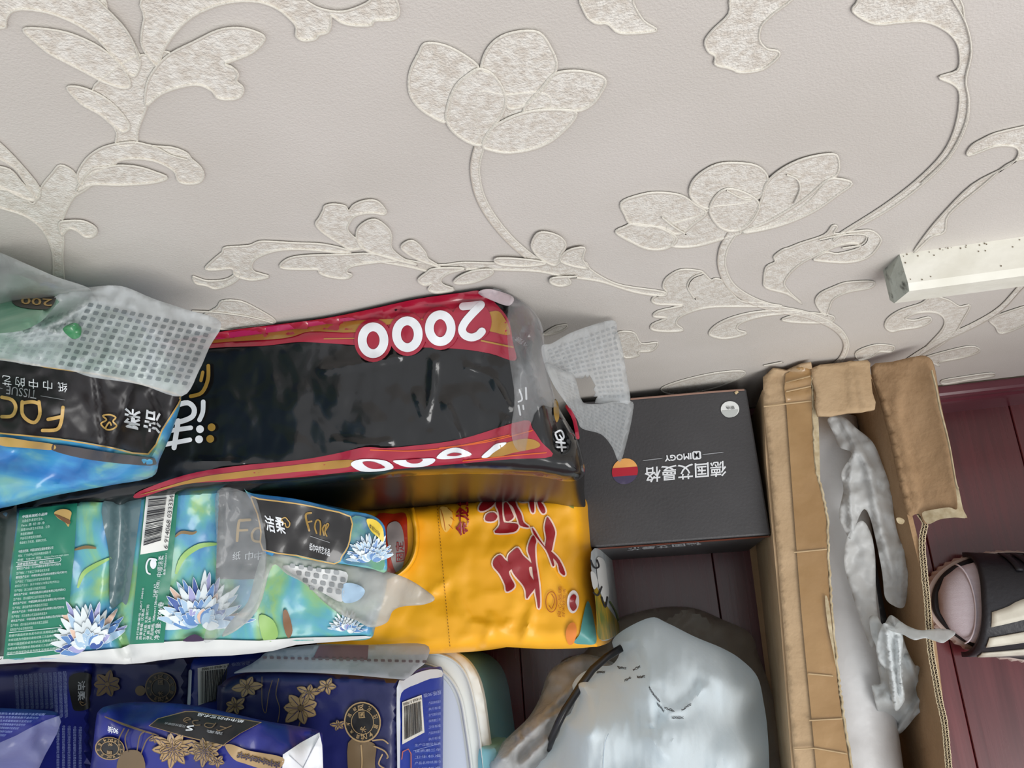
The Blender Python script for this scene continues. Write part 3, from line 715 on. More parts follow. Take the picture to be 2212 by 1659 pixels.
grid_windows('window_pattern', t, SH, [(1180, 755), (1330, 700), (1352, 862), (1230, 862)], 13, 14, fw2, (.34, .24), maskpoly=HA, hole=[(1240, 806), (1285, 806), (1292, 872), (1258, 876)])
grid_windows('window_pattern', t, SH2, [(1200, 805), (1358, 872), (1340, 985), (1236, 900)], 14, 13, fw2, (.34, .24), maskpoly=HB, hole=[(1240, 806), (1285, 806), (1292, 868), (1258, 872)])

# ================================================================== TOP LEFT PACK
t = empty('tissue_pack', (-0.42, 0.13, 0.5), 'blue tissue pack with black gold-edged label and punched white handle, on top at far left', 'tissue pack')
ol = [(-260, 600), (0, 575), (110, 612), (190, 642), (300, 690), (372, 790), (392, 855), (372, 930), (345, 992), (328, 1030), (240, 1048), (120, 1070), (0, 1098), (-260, 1140)]
bump_t = addf(nz(120, .004, 21), nz(40, .0015, 22), crease([[(205, 800), (215, 870), (225, 960)], [(285, 830), (265, 900), (240, 985)], [(330, 850), (345, 900), (320, 975)]], -.003, 8))
body, ST = slab('wrapper', t, ol, [(0, 600, .600), (350, 750, .575), (0, 950, .600), (330, 985, .578), (0, 1095, .555), (330, 1028, .545), (150, 1060, .553), (200, 700, .59), (-250, 800, .60)], .505, art_blue, step=10, roll=26, drop=.014, bump=bump_t, mode='px', inset=.06, ymax=.2015)
b = Batch()
b.fill(ST, [(-260, 610), (0, 590), (110, 622), (190, 650), (300, 700), (372, 800), (388, 850), (150, 792), (0, 775), (-260, 740)], art_teal, .0006, 16)
b.build('green_top_print', t)
b = Batch()
b.line(ST, [(-260, 743), (0, 775), (100, 793), (150, 800), (250, 816), (377, 850), (388, 860), (386, 872), (350, 929), (320, 981), (240, 967), (130, 949), (0, 936), (-260, 913)], 3.2, gold, .0018, step=6, n=2)
b.fill(ST, [(-260, 745), (0, 777), (100, 795), (150, 802), (250, 818), (376, 852), (386, 860), (384, 872), (348, 928), (319, 979), (240, 965), (130, 947), (0, 935), (-260, 912)], mat('black_label', (34, 31, 33), rough=.42), .0013, 8)
b.fill(ST, [(0, 944), (60, 952), (115, 960), (114, 972), (60, 968), (0, 962)], gold, .0011)
b.fill(ST, [(118, 960), (240, 978), (320, 988), (335, 992), (325, 1006), (200, 994), (116, 974)], mat('grey_strip', (78, 72, 72), rough=.4), .0011)
# gold FACE word upside down
f = quadf([(139, 932), (-175, 908), (-165, 862), (139, 868)])
f2 = lambda u, v: f(u, v)
def glyph(b, S, p, w, m, o=.002): b.line(S, p, w, m, o, step=4)
for p in ([(136, 880), (132, 912), (122, 928), (92, 930)], [(134, 900), (104, 906)], [(44, 872), (50, 872)], ):
    if len(p) > 2 or p[0][0] > 60: glyph(b, ST, p, 7.5, gold)
glyph(b, ST, [(84, 868), (86, 895), (76, 912), (60, 908), (48, 893), (48, 868)], 7.5, gold); glyph(b, ST, [(84, 872), (70, 868), (52, 870)], 7.5, gold)
glyph(b, ST, [(4, 858), (26, 864), (34, 880), (26, 898), (4, 900)], 7.5, gold)
glyph(b, ST, [(-14, 880), (-42, 880), (-40, 898), (-18, 900), (-12, 880), (-20, 860), (-42, 858)], 7.5, gold)
b.text(ST, 'TISSUE', [(78, 862), (13, 851), (14, 833), (80, 843)], dim, .002)
b.line(ST, [(88, 855), (140, 864)], 1, dim, .002, sm=False); b.line(ST, [(5, 839), (-40, 832)], 1, dim, .002, sm=False)
for ch, x in zip('纸巾中的艺术', (134, 102, 71, 42, 14, -14)): b.text(ST, ch, [(x + 11, 848 + (x - 130) * .12), (x - 9, 845 + (x - 130) * .12), (x - 9, 824 + (x - 130) * .12), (x + 11, 827 + (x - 130) * .12)], white, .002)
for ch, x, w in zip('洁柔', (334, 290), (26, 24)): b.text(ST, ch, [(x + 14, 938 - (334 - x) * .18), (x - 25, 930 - (334 - x) * .18), (x - 20, 884 - (334 - x) * .1), (x + 14, 892 - (334 - x) * .1)], white, .002, bold=.02)
glyph(b, ST, [(226, 925), (218, 915), (230, 907), (222, 898), (238, 896), (250, 902), (244, 910), (252, 920), (240, 928), (228, 926), (236, 912), (240, 918)], 3.5, gold)
b.build('label', t)
# frosted film and punched handle
HM = [(-260, 640), (-100, 668), (0, 668), (60, 672), (100, 655), (135, 632), (195, 621), (262, 618), (330, 645), (400, 668), (476, 695), (452, 750), (430, 800), (392, 856), (300, 830), (200, 815), (150, 800), (60, 788), (0, 778), (-260, 745)]
_, SM = sheet('handle_flap', t, HM, [(0, 670, .61), (200, 640, .605), (476, 700, .565), (392, 850, .59), (0, 775, .612), (150, 795, .608), (260, 720, .605)], film_mesh, step=9, bump=addf(nz(26, .003, 31), crease([[(0, 700), (60, 720), (140, 690), (200, 650)], [(40, 690), (120, 720), (160, 700)]], .01, 9)), ymax=.2005)
grid_windows('window_pattern', t, SM, [(190, 650), (462, 706), (406, 836), (120, 790)], 15, 10, film_hole, (.3, .3), maskpoly=HM)
grid_windows('window_pattern', t, SM, [(20, 712), (185, 655), (118, 790), (-10, 760)], 8, 8, fw2, (.3, .26), maskpoly=HM)
b = Batch(); b.fill(SM, [(136, 712), (150, 700), (165, 698), (176, 708), (172, 728), (155, 731)], mat('green_peek', (60, 130, 84), rough=.35, coat=.5), .001); b.build('punched_opening', t)

# clear bag behind it at the far left edge
t2 = empty('tissue_bag', (-0.5, 0.16, 0.5), 'cloudy clear bag holding a green pack, against the wall at the left edge', 'bag')
ol = [(-260, 500), (-60, 530), (0, 546), (60, 572), (120, 598), (198, 628), (120, 650), (90, 680), (0, 690), (-260, 690)]
_, SQ = slab('inner_pack', t2, [(-260, 590), (0, 618), (100, 618), (150, 630), (120, 660), (80, 700), (0, 720), (-260, 720)], [(0, 640, .612), (150, 640, .60), (-250, 640, .61)], .60, art_teal, step=16, roll=10, drop=.01, mode='px', ymax=.2010)
b = Batch(); b.fill(SQ, [(32, 634), (110, 638), (120, 648), (100, 668), (34, 660)], mat('brown_panel', (52, 44, 38), rough=.4), .0008); b.text(SQ, '200', [(112, 662), (44, 656), (46, 641), (113, 646)], gold, .0014, bold=.01); b.build('label', t2)
sheet('bag_film', t2, ol, [(0, 560, .635), (190, 628, .605), (0, 680, .618), (-250, 600, .62)], film_white, bump=nz(60, .004, 44), ymax=.2008)

# ================================================================== IMOGY-like black gift box
m_box = mat('black_card', (58, 57, 59), (66, 65, 67), rough=0.5, scale=12, spec=.5, bump=.15, bscale=400)
m_edge = mat('worn_card_edge', (150, 118, 104), rough=.8); m_copper = mat('copper_edge', (120, 62, 44), rough=.4)
t = empty('black_box', (0.02, .14, 0), 'black square box with white lettering and a striped ball, left of the open carton', 'box')
ZB = .205
q = [P(1240, 870, ZB), P(1612, 839, ZB), P(1665, 1155, ZB), P(1270, 1183, ZB)]
V = [p for p in q] + [np.array([p[0], p[1], 0.0]) for p in q]
V = [np.array([p[0], min(p[1], .2035), p[2]]) for p in V]
o = link('carton_body', V, [[3, 2, 1, 0], [4, 5, 6, 7], [0, 1, 5, 4], [1, 2, 6, 5], [2, 3, 7, 6], [3, 0, 4, 7]], [m_box], t, False)
md = o.modifiers.new('b', 'BEVEL'); md.width = .0016; md.segments = 2
SI = Surf([(1400, 1000, ZB)])
FI = PlaneMap(q[2], q[3], q[3] - np.array([0, 0, .1]))
b = Batch()
b.line(SI, [(1362, 862), (1420, 857), (1500, 850), (1560, 845), (1608, 842)], 4, m_edge, .0006, .0008, step=6); b.line(SI, [(1588, 850), (1594, 845)], 6, mat('torn_card', (200, 178, 140), rough=.9), .0012, .001, sm=False)
b.line(SI, [(1268, 1170), (1271, 1181)], 2.5, m_edge, .0006)
b.line(FI, [(1274, 1187), (1400, 1178), (1662, 1159)], 3.2, m_copper, .0006, sm=False)
b.build('worn_edge', t)['kind'] = 'stuff'
b = Batch()
b.text(SI, '德国艾曼格', [(1569, 1028), (1393, 1043), (1392, 1010), (1568, 995)], white, .0008, bold=.012)
b.text(SI, 'IMOGY', [(1494, 992), (1436, 997), (1434, 984), (1493, 978)], white, .0008, bold=.03)
b.fill(SI, roundsq((1505, 983.5), (9.5, -.8), (.8, 9), .3), white, .0007, 6, False)
b.text(SI, 'M', [(1511, 989), (1500, 990), (1499, 978), (1510, 977)], ink, .0011, bold=.02)
b.line(SI, [(1389, 995), (1430, 990)], 1.8, dim, .0008, sm=False); b.line(SI, [(1518, 982), (1562, 977)], 1.8, dim, .0008, sm=False)
b.text(FI, '德国艾曼格', [(1516, 1177), (1352, 1190), (1350, 1184), (1514, 1171)], dim, .001, bold=.02)
b.build('lettering', t)['kind'] = 'stuff'
b = Batch()
def halfdisc(c, r, y0, y1, m, o, tilt=-.07):
    pts = []
    for i in range(15):
        y = y0 + (y1 - y0) * i / 14; pts.append((math.sqrt(max(0, 1 - y * y)), y))
    pts = pts + [(-x, y) for x, y in pts[::-1]]
    b.fill(SI, [(c[0] + r * x, c[1] + r * y + tilt * r * x) for x, y in pts], m, o, 8, False)
halfdisc((1350, 1018), 28, -1, -.28, mat('ball_orange', (226, 156, 84), (240, 178, 100), rough=.5, scale=30), .0008)
halfdisc((1350, 1018), 28, -.3, .36, mat('ball_red', (176, 26, 48), rough=.5), .0009)
halfdisc((1350, 1018), 28, .34, 1, mat('ball_blue', (70, 62, 92), (168, 160, 178), rough=.5, scale=22), .0008)
b.build('ball_emblem', t)
b = Batch(); b.disc(SI, (1577, 884), 20, mat('sticker_white', (226, 228, 226), rough=.5), .0012, 17.5, n=28)
halfdisc((1577, 884), 18, .1, .99, mat('sticker_grey', (186, 190, 188), rough=.5), .0015)
b.text(SI, '银色', [(1587, 884), (1568, 884), (1568, 877), (1587, 877)], ink, .0018); b.build('sticker', t)

# ================================================================== YELLOW RICE BAG
m_yel = mat('yellow_bag', (240, 168, 16), (246, 178, 26), rough=.45, scale=7, coat=.1)
m_red = mat('bag_red', (150, 22, 30), rough=.35, coat=.3); m_pale = mat('bag_outline', (244, 214, 196), rough=.4)
t = empty('rice_bag', (-0.2, -.02, 0), 'yellow plastic rice bag with large red brush characters and a carrying slot', 'bag')
ol = [(690, 1110), (800, 1098), (900, 1090), (1000, 1082), (1120, 1072), (1225, 1062), (1252, 1068), (1258, 1110), (1264, 1185), (1275, 1290), (1290, 1385), (1275, 1398), (1180, 1402), (1080, 1398), (1000, 1408), (900, 1414), (800, 1416), (690, 1420)]
bump_y = addf(nz(150, .006, 51), nz(50, .0016, 52), crease([[(1060, 1330), (1080, 1360), (1100, 1345)], [(1020, 1345), (1058, 1350), (1090, 1352)], [(1055, 1360), (1052, 1395)], [(1125, 1090), (1160, 1160), (1200, 1230), (1230, 1290)], [(930, 1280), (960, 1260)], [(985, 1290), (1010, 1330)], [(1150, 1310), (1130, 1390)]], .003, 9))
body, SY = slab('bag_body', t, ol, [(700, 1100, .272), (1250, 1080, .272), (1285, 1385, .268), (700, 1415, .268)], 0, m_yel, step=9, roll=40, drop=.022, bump=bump_y, mode='v', inset=.03, levels=8, bulge=.004)
b = Batch(); Z = lambda L: [(960 + x * .2653, 980 + y * .2653) for x, y in L]
GL = [[(455, 825), (405, 860), (398, 915), (450, 980), (495, 1070), (505, 1122), (550, 1105), (572, 1070), (540, 1010), (525, 960), (560, 930), (545, 900), (495, 865)],
      [(545, 925), (520, 880), (522, 830), (560, 790), (600, 768), (640, 830), (700, 885), (720, 920), (690, 925), (700, 990), (745, 1060), (735, 1100), (695, 1150), (670, 1182), (662, 1120), (640, 1070), (580, 1000), (555, 960)],
      [(722, 665), (690, 730), (680, 790), (700, 850), (712, 900), (722, 990), (735, 1060), (742, 1130), (755, 1200), (764, 1258), (778, 1240), (776, 1120), (762, 1000), (744, 880), (738, 760), (748, 710)],
      [(835, 522), (818, 600), (830, 690), (824, 760), (866, 805), (892, 700), (902, 640), (882, 580), (852, 530)],
      [(713, 602), (728, 655), (775, 715), (830, 785), (862, 860), (882, 915), (895, 905), (886, 852), (925, 900), (940, 962), (976, 992), (980, 960), (936, 865), (872, 798), (822, 760), (772, 690), (737, 630)],
      [(605, 365), (625, 350), (700, 345), (760, 325), (832, 316), (824, 364), (770, 374), (700, 382), (650, 392), (615, 387)],
      [(690, 375), (726, 375), (732, 470), (712, 478), (700, 440)], [(758, 375), (802, 415), (824, 470), (800, 487), (770, 440)],
      [(380, 345), (300, 405), (283, 460), (332, 462), (402, 412), (425, 350)],
      [(425, 350), (420, 420), (440, 470), (452, 560), (440, 600), (412, 645), (560, 640), (602, 602), (590, 572), (520, 566), (484, 556), (472, 490), (464, 340)],
      [(345, 495), (400, 480), (432, 512), (400, 550), (335, 545)],
      [(500, 340), (560, 330), (585, 420), (625, 490), (645, 560), (692, 600), (620, 588), (600, 540), (562, 440), (522, 400)],
      [(484, 415), (512, 400), (552, 480), (562, 522), (500, 548)]]
for g in GL: b.line(SY, Z(g), 7, m_pale, .0008, 0, True, n=3, step=7)
for g in GL: b.fill(SY, Z(g), m_red, .0012, 7, n=3)
b.text(SY, '金龙鱼', [(984, 1158), (984, 1066), (1012, 1064), (1015, 1156)], m_red, .001, bold=.03)
b.build('brush_characters', t)
b = Batch()
for i in range(44):
    y = 1092 + i * 7; x = 944 + (y - 1092) * .092
    b.add(SY.pts([(x - .8, y), (x + .8, y), (x + 1.1, y + 3.4), (x - .5, y + 3.4)], .0008), [[0, 1, 2, 3]], mat('perforation', (130, 84, 14), rough=.7))
o = b.build('perforation', t); o['kind'] = 'stuff'
b = Batch()
fishm = mat('fish_gold', (246, 194, 96), rough=.35); brn = mat('seal_brown', (176, 92, 20), rough=.5)
b.fill(SY, [(950, 1098), (958, 1094), (972, 1100), (978, 1115), (975, 1135), (964, 1150), (955, 1138), (951, 1118)], fishm, .001, 6)
for q_ in ([(952, 1100), (958, 1120), (962, 1145)], [(968, 1098), (978, 1106)], [(974, 1118), (981, 1124)], [(970, 1134), (978, 1142)]): b.line(SY, q_, 1.4, brn, .0013)
b.line(SY, [(1191 + 12 * math.cos(a), 1300 + 22 * math.sin(a)) for a in [i * math.pi / 8 for i in range(16)]], 2, brn, .001, 0, True, n=2, step=5)
b.line(SY, [(1186, 1308), (1192, 1314), (1198, 1296), (1192, 1284)], 1.8, brn, .001)
b.text(SY, '良心品质', [(1204, 1332), (1206, 1266), (1214, 1266), (1212, 1334)], brn, .001); b.text(SY, '好米好生活', [(1214, 1332), (1216, 1272), (1222, 1272), (1220, 1334)], brn, .001)
b.disc(SY, (1238, 1300), 13, mat('badge_white', (238, 226, 222), rough=.4), .0015, 25, n=24, ang=.05)
b.fill(SY, [(1238, 1284), (1245, 1288), (1243, 1300), (1246, 1312), (1238, 1320), (1231, 1310), (1231, 1294)], m_red, .002, 6)
b.fill(SY, [(1258, 1340), (1268, 1300), (1276, 1310), (1284, 1345), (1288, 1388), (1262, 1392), (1240, 1388), (1252, 1370)], mat('bag_teal', (84, 146, 142), rough=.4), .001, 8)
b.fill(SY, [(1228, 1350), (1240, 1345), (1246, 1362), (1240, 1388), (1228, 1392), (1222, 1370)], mat('bag_coral', (226, 130, 52), rough=.4), .0012, 8)
b.fill(SY, [(1208, 1062), (1222, 1058), (1232, 1080), (1240, 1098), (1226, 1092), (1212, 1082)], mat('bag_green', (120, 122, 20), rough=.4), .001, 8)
b.build('small_print', t)['kind'] = 'stuff'
b = Batch()
b.fill(SY, [(812, 1116), (850, 1110), (876, 1110), (880, 1150), (880, 1190), (868, 1220), (852, 1238), (832, 1244), (818, 1200)], mat('slot_red', (176, 44, 18), rough=.3, coat=.5), .0008, 8)
b.fill(SY, [(836, 1140), (846, 1128), (860, 1128), (870, 1145), (874, 1180), (872, 1215), (862, 1238), (850, 1225), (838, 1175)], mat('slot_grey', (150, 138, 136), rough=.35), .0012, 8)
b.text(SY, '固定', [(855, 1215), (855, 1170), (872, 1170), (874, 1212)], m_red, .0016)
b.build('slot_insert', t)
b = Batch(); b.line(SY, [(888, 1098), (898, 1140), (897, 1185), (884, 1218), (858, 1242), (830, 1254)], 13, m_yel, .0004, .006, step=6); b.build('slot_rim', t, True)
pe = PlaneMap(P(1266, 1185, .262) + np.array([.0045, 0, 0]), P(1290, 1385, .262) + np.array([.0045, 0, 0]), P(1290, 1385, .1) * 0 + np.array([P(1290, 1385, .262)[0] + .0045, P(1290, 1385, .262)[1], .05]))
b = Batch()
b.fill(pe, [(1277, 1192), (1318, 1196), (1328, 1240), (1336, 1300), (1340, 1340), (1332, 1372), (1294, 1380), (1286, 1300)], mat('crane_sky', (160, 168, 172), (186, 190, 190), rough=.4, scale=40), .0005, 10)
b.fill(pe, [(1284, 1262), (1300, 1290), (1312, 1310), (1330, 1335), (1338, 1352), (1332, 1372), (1294, 1380), (1288, 1320)], mat('crane_field', (178, 140, 20), (96, 110, 40), rough=.4, scale=60), .0008, 10)
cr_w = mat('crane_white', (214, 216, 214), rough=.4)
b.fill(pe, [(1290, 1205), (1306, 1212), (1312, 1250), (1316, 1285), (1306, 1300), (1296, 1275), (1290, 1240)], cr_w, .0011, 8); b.fill(pe, [(1276, 1236), (1286, 1240), (1292, 1262), (1282, 1272)], cr_w, .0011, 8)
for q_ in ([(1276, 1210), (1284, 1226), (1294, 1224), (1290, 1210)], [(1282, 1280), (1292, 1286), (1300, 1268)], [(1300, 1290), (1308, 1312), (1312, 1290)]): b.line(pe, q_, 3.5, ink, .0014)
b.line(pe, [(1318, 1300), (1330, 1320), (1336, 1340)], 3, mat('reed_green', (96, 120, 52), rough=.5), .0014)
b.build('crane_print', t)

# ================================================================== GREEN TISSUE PACK
t = empty('tissue_pack', (-0.45, 0.0, 0.28), 'tissue pack with green text panels, barcode and blue water lilies, left of the yellow bag', 'tissue pack')
ol = [(-260, 1150), (-100, 1120), (0, 1104), (130, 1086), (300, 1066), (420, 1049), (470, 1048), (560, 1066), (650, 1080), (740, 1098), (800, 1112), (829, 1134), (834, 1180), (836, 1260), (812, 1350), (798, 1380), (740, 1384), (640, 1392), (590, 1405), (500, 1415), (420, 1418), (340, 1426), (270, 1434), (100, 1428), (0, 1434), (-260, 1444)]
bump_g = addf(nz(140, .004, 61), nz(45, .0012, 62), crease([[(262, 1075), (258, 1200), (240, 1330), (275, 1410)], [(-5, 1110), (-15, 1250), (-20, 1400)]], -.010, 15), crease([[(474, 1062), (470, 1200), (478, 1300), (490, 1350)]], .004, 6), crease([[(560, 1070), (572, 1160), (570, 1200)]], .006, 7))
body, SG = slab('wrapper', t, ol, [(0, 1110, .492), (820, 1140, .405), (0, 1400, .455), (810, 1370, .385)], .285, art_green, step=9, roll=18, drop=.010, bump=bump_g, mode='px', inset=.03)
b = Batch()
b.fill(SG, [(-260, 1424), (0, 1418), (120, 1412), (262, 1400), (280, 1392), (400, 1384), (480, 1382), (560, 1384), (640, 1378), (720, 1376), (790, 1374), (800, 1378), (740, 1385), (640, 1393), (590, 1406), (500, 1416), (420, 1419), (340, 1427), (270, 1435), (100, 1429), (0, 1435), (-260, 1445)], paper_white, .0009, 9, n=2)
b.fill(SG, [(-260, 1150), (0, 1106), (36, 1100), (20, 1250), (2, 1425), (-260, 1440)], mat('dark_green_print', (72, 78, 74), (54, 70, 66), rough=.35, scale=9), .0008, 12)
b.fill(SG, [(222, 1085), (300, 1070), (306, 1075), (290, 1200), (276, 1300), (262, 1300), (238, 1310), (236, 1200)], mat('grey_green_print', (92, 116, 120), rough=.3, coat=.5), .0008, 12)
b.build('edge_print', t)
b = Batch()
for a_ in (((432, 1352), 112, PETALS, 13, -178, -8), ((190, 1400), 105, PETALS, 11, -190, -30), ((748, 1362), 42, PETALS, 8, -170, -5)):
    bl = Batch(); lotus(bl, SG, *a_); bl.build('water_lily_print', t)
for q_, w_ in (([(380, 1240), (395, 1205), (430, 1180), (470, 1175)], 12), ([(168, 1270), (180, 1240), (205, 1222), (240, 1205)], 10)): b.line(SG, q_, w_, leaf_lime, .0007, taper=True)
for q_ in ([(378, 1160), (392, 1150), (415, 1152), (425, 1148)], [(160, 1188), (185, 1182), (208, 1184)]): b.line(SG, q_, 7, mat('dragonfly_brown', (128, 104, 66), rough=.5), .0009, taper=True)
b.fill(SG, [(560, 1330), (590, 1340), (600, 1375), (570, 1385)], leaf_lime, .0008); b.fill(SG, [(612, 1320), (622, 1322), (632, 1362), (622, 1378), (612, 1350)], mat('seed_brown', (120, 80, 46), rough=.5), .0012)
b.fill(SG, [(395, 1385), (420, 1370), (440, 1384)], dark_violet, .0019)
b.build('leaf_print', t)['kind'] = 'stuff'
b = Batch()
b.fill(SG, [(42, 1102), (167, 1087), (160, 1200), (150, 1300), (138, 1412), (70, 1420), (7, 1424), (20, 1300), (30, 1200)], green_panel, .0012, 12, False)
b.fill(SG, [(314, 1066), (386, 1058), (378, 1160), (368, 1260), (354, 1388), (280, 1392), (292, 1280), (304, 1160)], green_panel, .0012, 12, False)
b.fill(SG, [(117, 1108), (128, 1101), (142, 1100), (154, 1106), (152, 1120), (148, 1138), (140, 1128), (126, 1120)], gold, .0018); b.fill(SG, [(116, 1110), (150, 1124), (146, 1132)], mat('seed_brown', (0, 0, 0)), .002)
b.fill(SG, [(316, 1071), (378, 1064), (370, 1126), (362, 1188), (303, 1198), (309, 1135)], mat('barcode_white', (226, 226, 220), rough=.4), .0018, 12, False)
random.seed(9)
y = 0.0
while y < .93:
    w = random.choice([.010, .014, .020, .030]);
    f = quadf([(321, 1078), (360, 1074), (347, 1172), (309, 1184)])
    pts = [f(0, 1 - y), f(1, 1 - y), f(1, 1 - y - w), f(0, 1 - y - w)]
    b.add(SG.pts(pts, .0024), [[0, 1, 2, 3]], ink); y += w + random.choice([.010, .014, .022])
b.text(SG, '6 914068 033334', [(353, 1184), (366, 1070), (376, 1070), (362, 1186)], ink, .0024)
b.build('green_panel', t)
b = Batch()
L1 = ['中国高端纸巾品牌', '洁柔纸巾·柔韧可湿水。', 'Face 柔·韧·滑·净', '采用100%原生木浆制造，让你', '体验柔滑触感', '不含可迁移性荧光物质。', '食品级工艺标准，健康无负担。', '', '中国总经销：中国洁柔纸业股份有限公司', '地址：广东省中山市东升镇龙成路1号', '邮编：528414  网址：https://www.zsjr.com', '消费者服务热线：400-6223038', '委托生产企业：江门中顺纸业有限公司(代码JM)', '生产地址：广东省江门市新会区双水镇', '委托生产企业：中顺洁柔(云浮)纸业有限公司(代码YF)', '生产地址：广东省云浮市罗定市双东街道', '委托生产企业：浙江中顺纸业有限公司(代码ZJ)', '生产地址：浙江省嘉兴市经济开发区', '委托生产企业：中顺洁柔(四川)纸业有限公司(代码SC)', '生产地址：四川省彭州工业开发区牡丹大道', '委托生产企业：中顺洁柔(湖北)纸业有限公司(代码HB)', '生产地址：湖北省孝感市孝南经济开发区', '委托生产企业：中顺洁柔(唐山)纸业有限公司(代码TS)', '生产地址：河北省唐山市玉田县杨家套乡', '委托生产企业：中顺洁柔(达州)纸业有限公司(代码DZ)', '生产地址：四川省达州市渠县李渡工业园区', '实际生产企业见喷码代码']
f = quadf([(46, 1108), (160, 1094), (134, 1406), (12, 1418)])
NL = 33
for i, s_ in enumerate(L1):
    if not s_: continue
    v1 = 1 - (i + .6) / NL; v0 = v1 - .66 / NL; wd = min(.97, .06 + len(s_) * .034)
    if i == 0: wd = .5
    b.text(SG, s_, [f(.03, v1), f(wd, v1), f(wd, v0), f(.03, v0)], white if i in (0, 8, 11, 12, 14, 18, 20, 22, 24) else mat('pale_text', (190, 214, 204), rough=.5), .0018)
for i in range(5):
    v1 = 1 - (i + 28) / NL; v0 = v1 - .6 / NL
    b.text(SG, '中顺洁柔为中国驰名商标经第三方品牌评估机构' if i % 2 else '根据中国造纸协会发布的生活用纸品牌报告', [f(.02, v1), f(.97, v1), f(.97, v0), f(.02, v0)], mat('pale_text', (190, 214, 204), rough=.5), .0018)
b.line(SG, [f(.02, .165), f(.97, .165)], 1, white, .0018, sm=False); b.line(SG, [f(.02, .01), f(.97, .01)], 1, white, .0018, sm=False)
b.line(SG, [f(.01, 1 - 11.4 / NL), f(.82, 1 - 11.4 / NL), f(.84, 1 - 11.9 / NL), f(.82, 1 - 12.4 / NL), f(.01, 1 - 12.4 / NL)], 1, white, .0018, sm=False)
def vtext(s_, x, y0, y1, w, m=white, sl=-.1):
    b.text(SG, s_, [(x + (y0 - y1) * 0, y0), (x - (y0 - y1) * sl, y1), (x + w - (y0 - y1) * sl, y1), (x + w, y0)], m, .0018)
vtext('中顺洁柔', 338, 1246, 1200, 12); vtext('备案代码002511', 352, 1242, 1196, 5)
vtext('净含量: 200g/卷', 332, 1382, 1300, 14, sl=-.12); vtext('产品规格: 108mm×138mm/节 (4层)', 323, 1382, 1254, 8, sl=-.12)
vtext('保 质 期: 3年', 316, 1382, 1332, 6); vtext('生产日期: 见包装打码', 308, 1382, 1306, 6, sl=-.12); vtext('质量等级: 优等品', 300, 1382, 1315, 6); vtext('执行标准编号: GB/T 20810', 293, 1382, 1270, 5, sl=-.12)
vtext('24.09.A7', 330, 1290, 1262, 6)
b.line(SG, [(338, 1210), (334, 1208), (322, 1208), (316, 1222), (318, 1236), (324, 1240)], 3.5, white, .0018); b.disc(SG, (331, 1218), 7, white, .0018, 11)
b.build('lettering', t)['kind'] = 'stuff'
# black panel of the roll seen through film and the black end label
b = Batch()
b.fill(SG, [(474, 1062), (520, 1062), (556, 1072), (575, 1120), (578, 1180), (574, 1250), (520, 1252), (466, 1250), (470, 1150)], mat('grey_black_label', (66, 62, 64), (82, 80, 82), rough=.3, coat=.6, scale=14), .0014, 12, False)
b.line(SG, [(512, 1168), (516, 1128), (524, 1124), (540, 1123)], 6, gold, .0022, step=4); b.line(SG, [(514, 1146), (534, 1145)], 5, gold, .0022, sm=False)
b.line(SG, [(568, 1140), (552, 1142), (544, 1154), (548, 1168), (564, 1170)], 5, gold, .0022, step=4)
for ch, x in zip('纸巾中', (503, 530, 550)): b.text(SG, ch, [(x, 1193), (x + 17, 1190), (x + 16, 1208), (x - 1, 1211)], white, .0022)
b.build('inner_label', t)
TF = Surf([(545, 1080, .352), (830, 1140, .344), (830, 1230, .338), (570, 1190, .346)])
o_, SF = sheet('end_flap', t, [(528, 1056), (545, 1066), (640, 1078), (740, 1102), (800, 1112), (830, 1136), (833, 1180), (834, 1234), (800, 1228), (740, 1218), (660, 1208), (575, 1196), (566, 1150), (552, 1100)], [(545, 1070, .456), (830, 1140, .424), (830, 1230, .416), (570, 1190, .446)], art_blue, bump=nz(60, .002, 71))
b = Batch()
LB = [(542, 1074), (560, 1078), (640, 1088), (700, 1100), (757, 1116), (758, 1150), (752, 1180), (738, 1202), (722, 1218), (640, 1200), (568, 1188), (564, 1150), (556, 1110)]
b.line(SF, LB, 3, gold, .0019, closed=True, step=6, n=2); cx_, cy_ = 655, 1146
b.fill(SF, [(cx_ + (x - cx_) * .982, cy_ + (y - cy_) * .965) for x, y in LB], mat('black_label2', (24, 20, 19), rough=.3, coat=.5), .0016, 10, n=2)
for ch, x in zip('洁柔', (572, 594)): b.text(SF, ch, [(x - 2, 1112 + (x - 572) * .15), (x + 18, 1116 + (x - 572) * .15), (x + 24, 1152 + (x - 572) * .15), (x + 4, 1146 + (x - 572) * .15)], white, .002, bold=.02)
b.line(SF, [(612, 1128), (608, 1122), (616, 1118), (622, 1124), (626, 1130), (624, 1138), (618, 1138), (616, 1130), (610, 1134)], 2.2, gold, .002)
b.line(SF, [(668, 1146), (661, 1120), (662, 1110), (672, 1108)], 4.5, gold2, .002, step=3); b.line(SF, [(665, 1128), (673, 1126)], 3.5, gold2, .002, sm=False)
b.line(SF, [(684, 1152), (680, 1138), (684, 1124), (692, 1128), (692, 1155)], 3.5, gold2, .002, step=3); b.line(SF, [(702, 1134), (697, 1142), (700, 1156)], 3.5, gold2, .002, step=3)
b.line(SF, [(703, 1146), (710, 1134), (706, 1132), (702, 1148), (706, 1158)], 3, gold2, .002, step=3)
b.line(SF, [(670, 1158), (712, 1172)], 1.2, dim, .002, sm=False); b.text(SF, '纸巾中的艺术品', [(669, 1172), (713, 1186), (712, 1202), (668, 1188)], white, .002, bold=.01)
b.build('label', t)
b = Batch()
b.fill(SF, [(760, 1118), (800, 1122), (826, 1140), (829, 1180), (828, 1230), (790, 1222), (742, 1214), (756, 1180)], mat('flap_green', (110, 168, 110), (60, 110, 150), rough=.35, scale=50), .0013, 10)
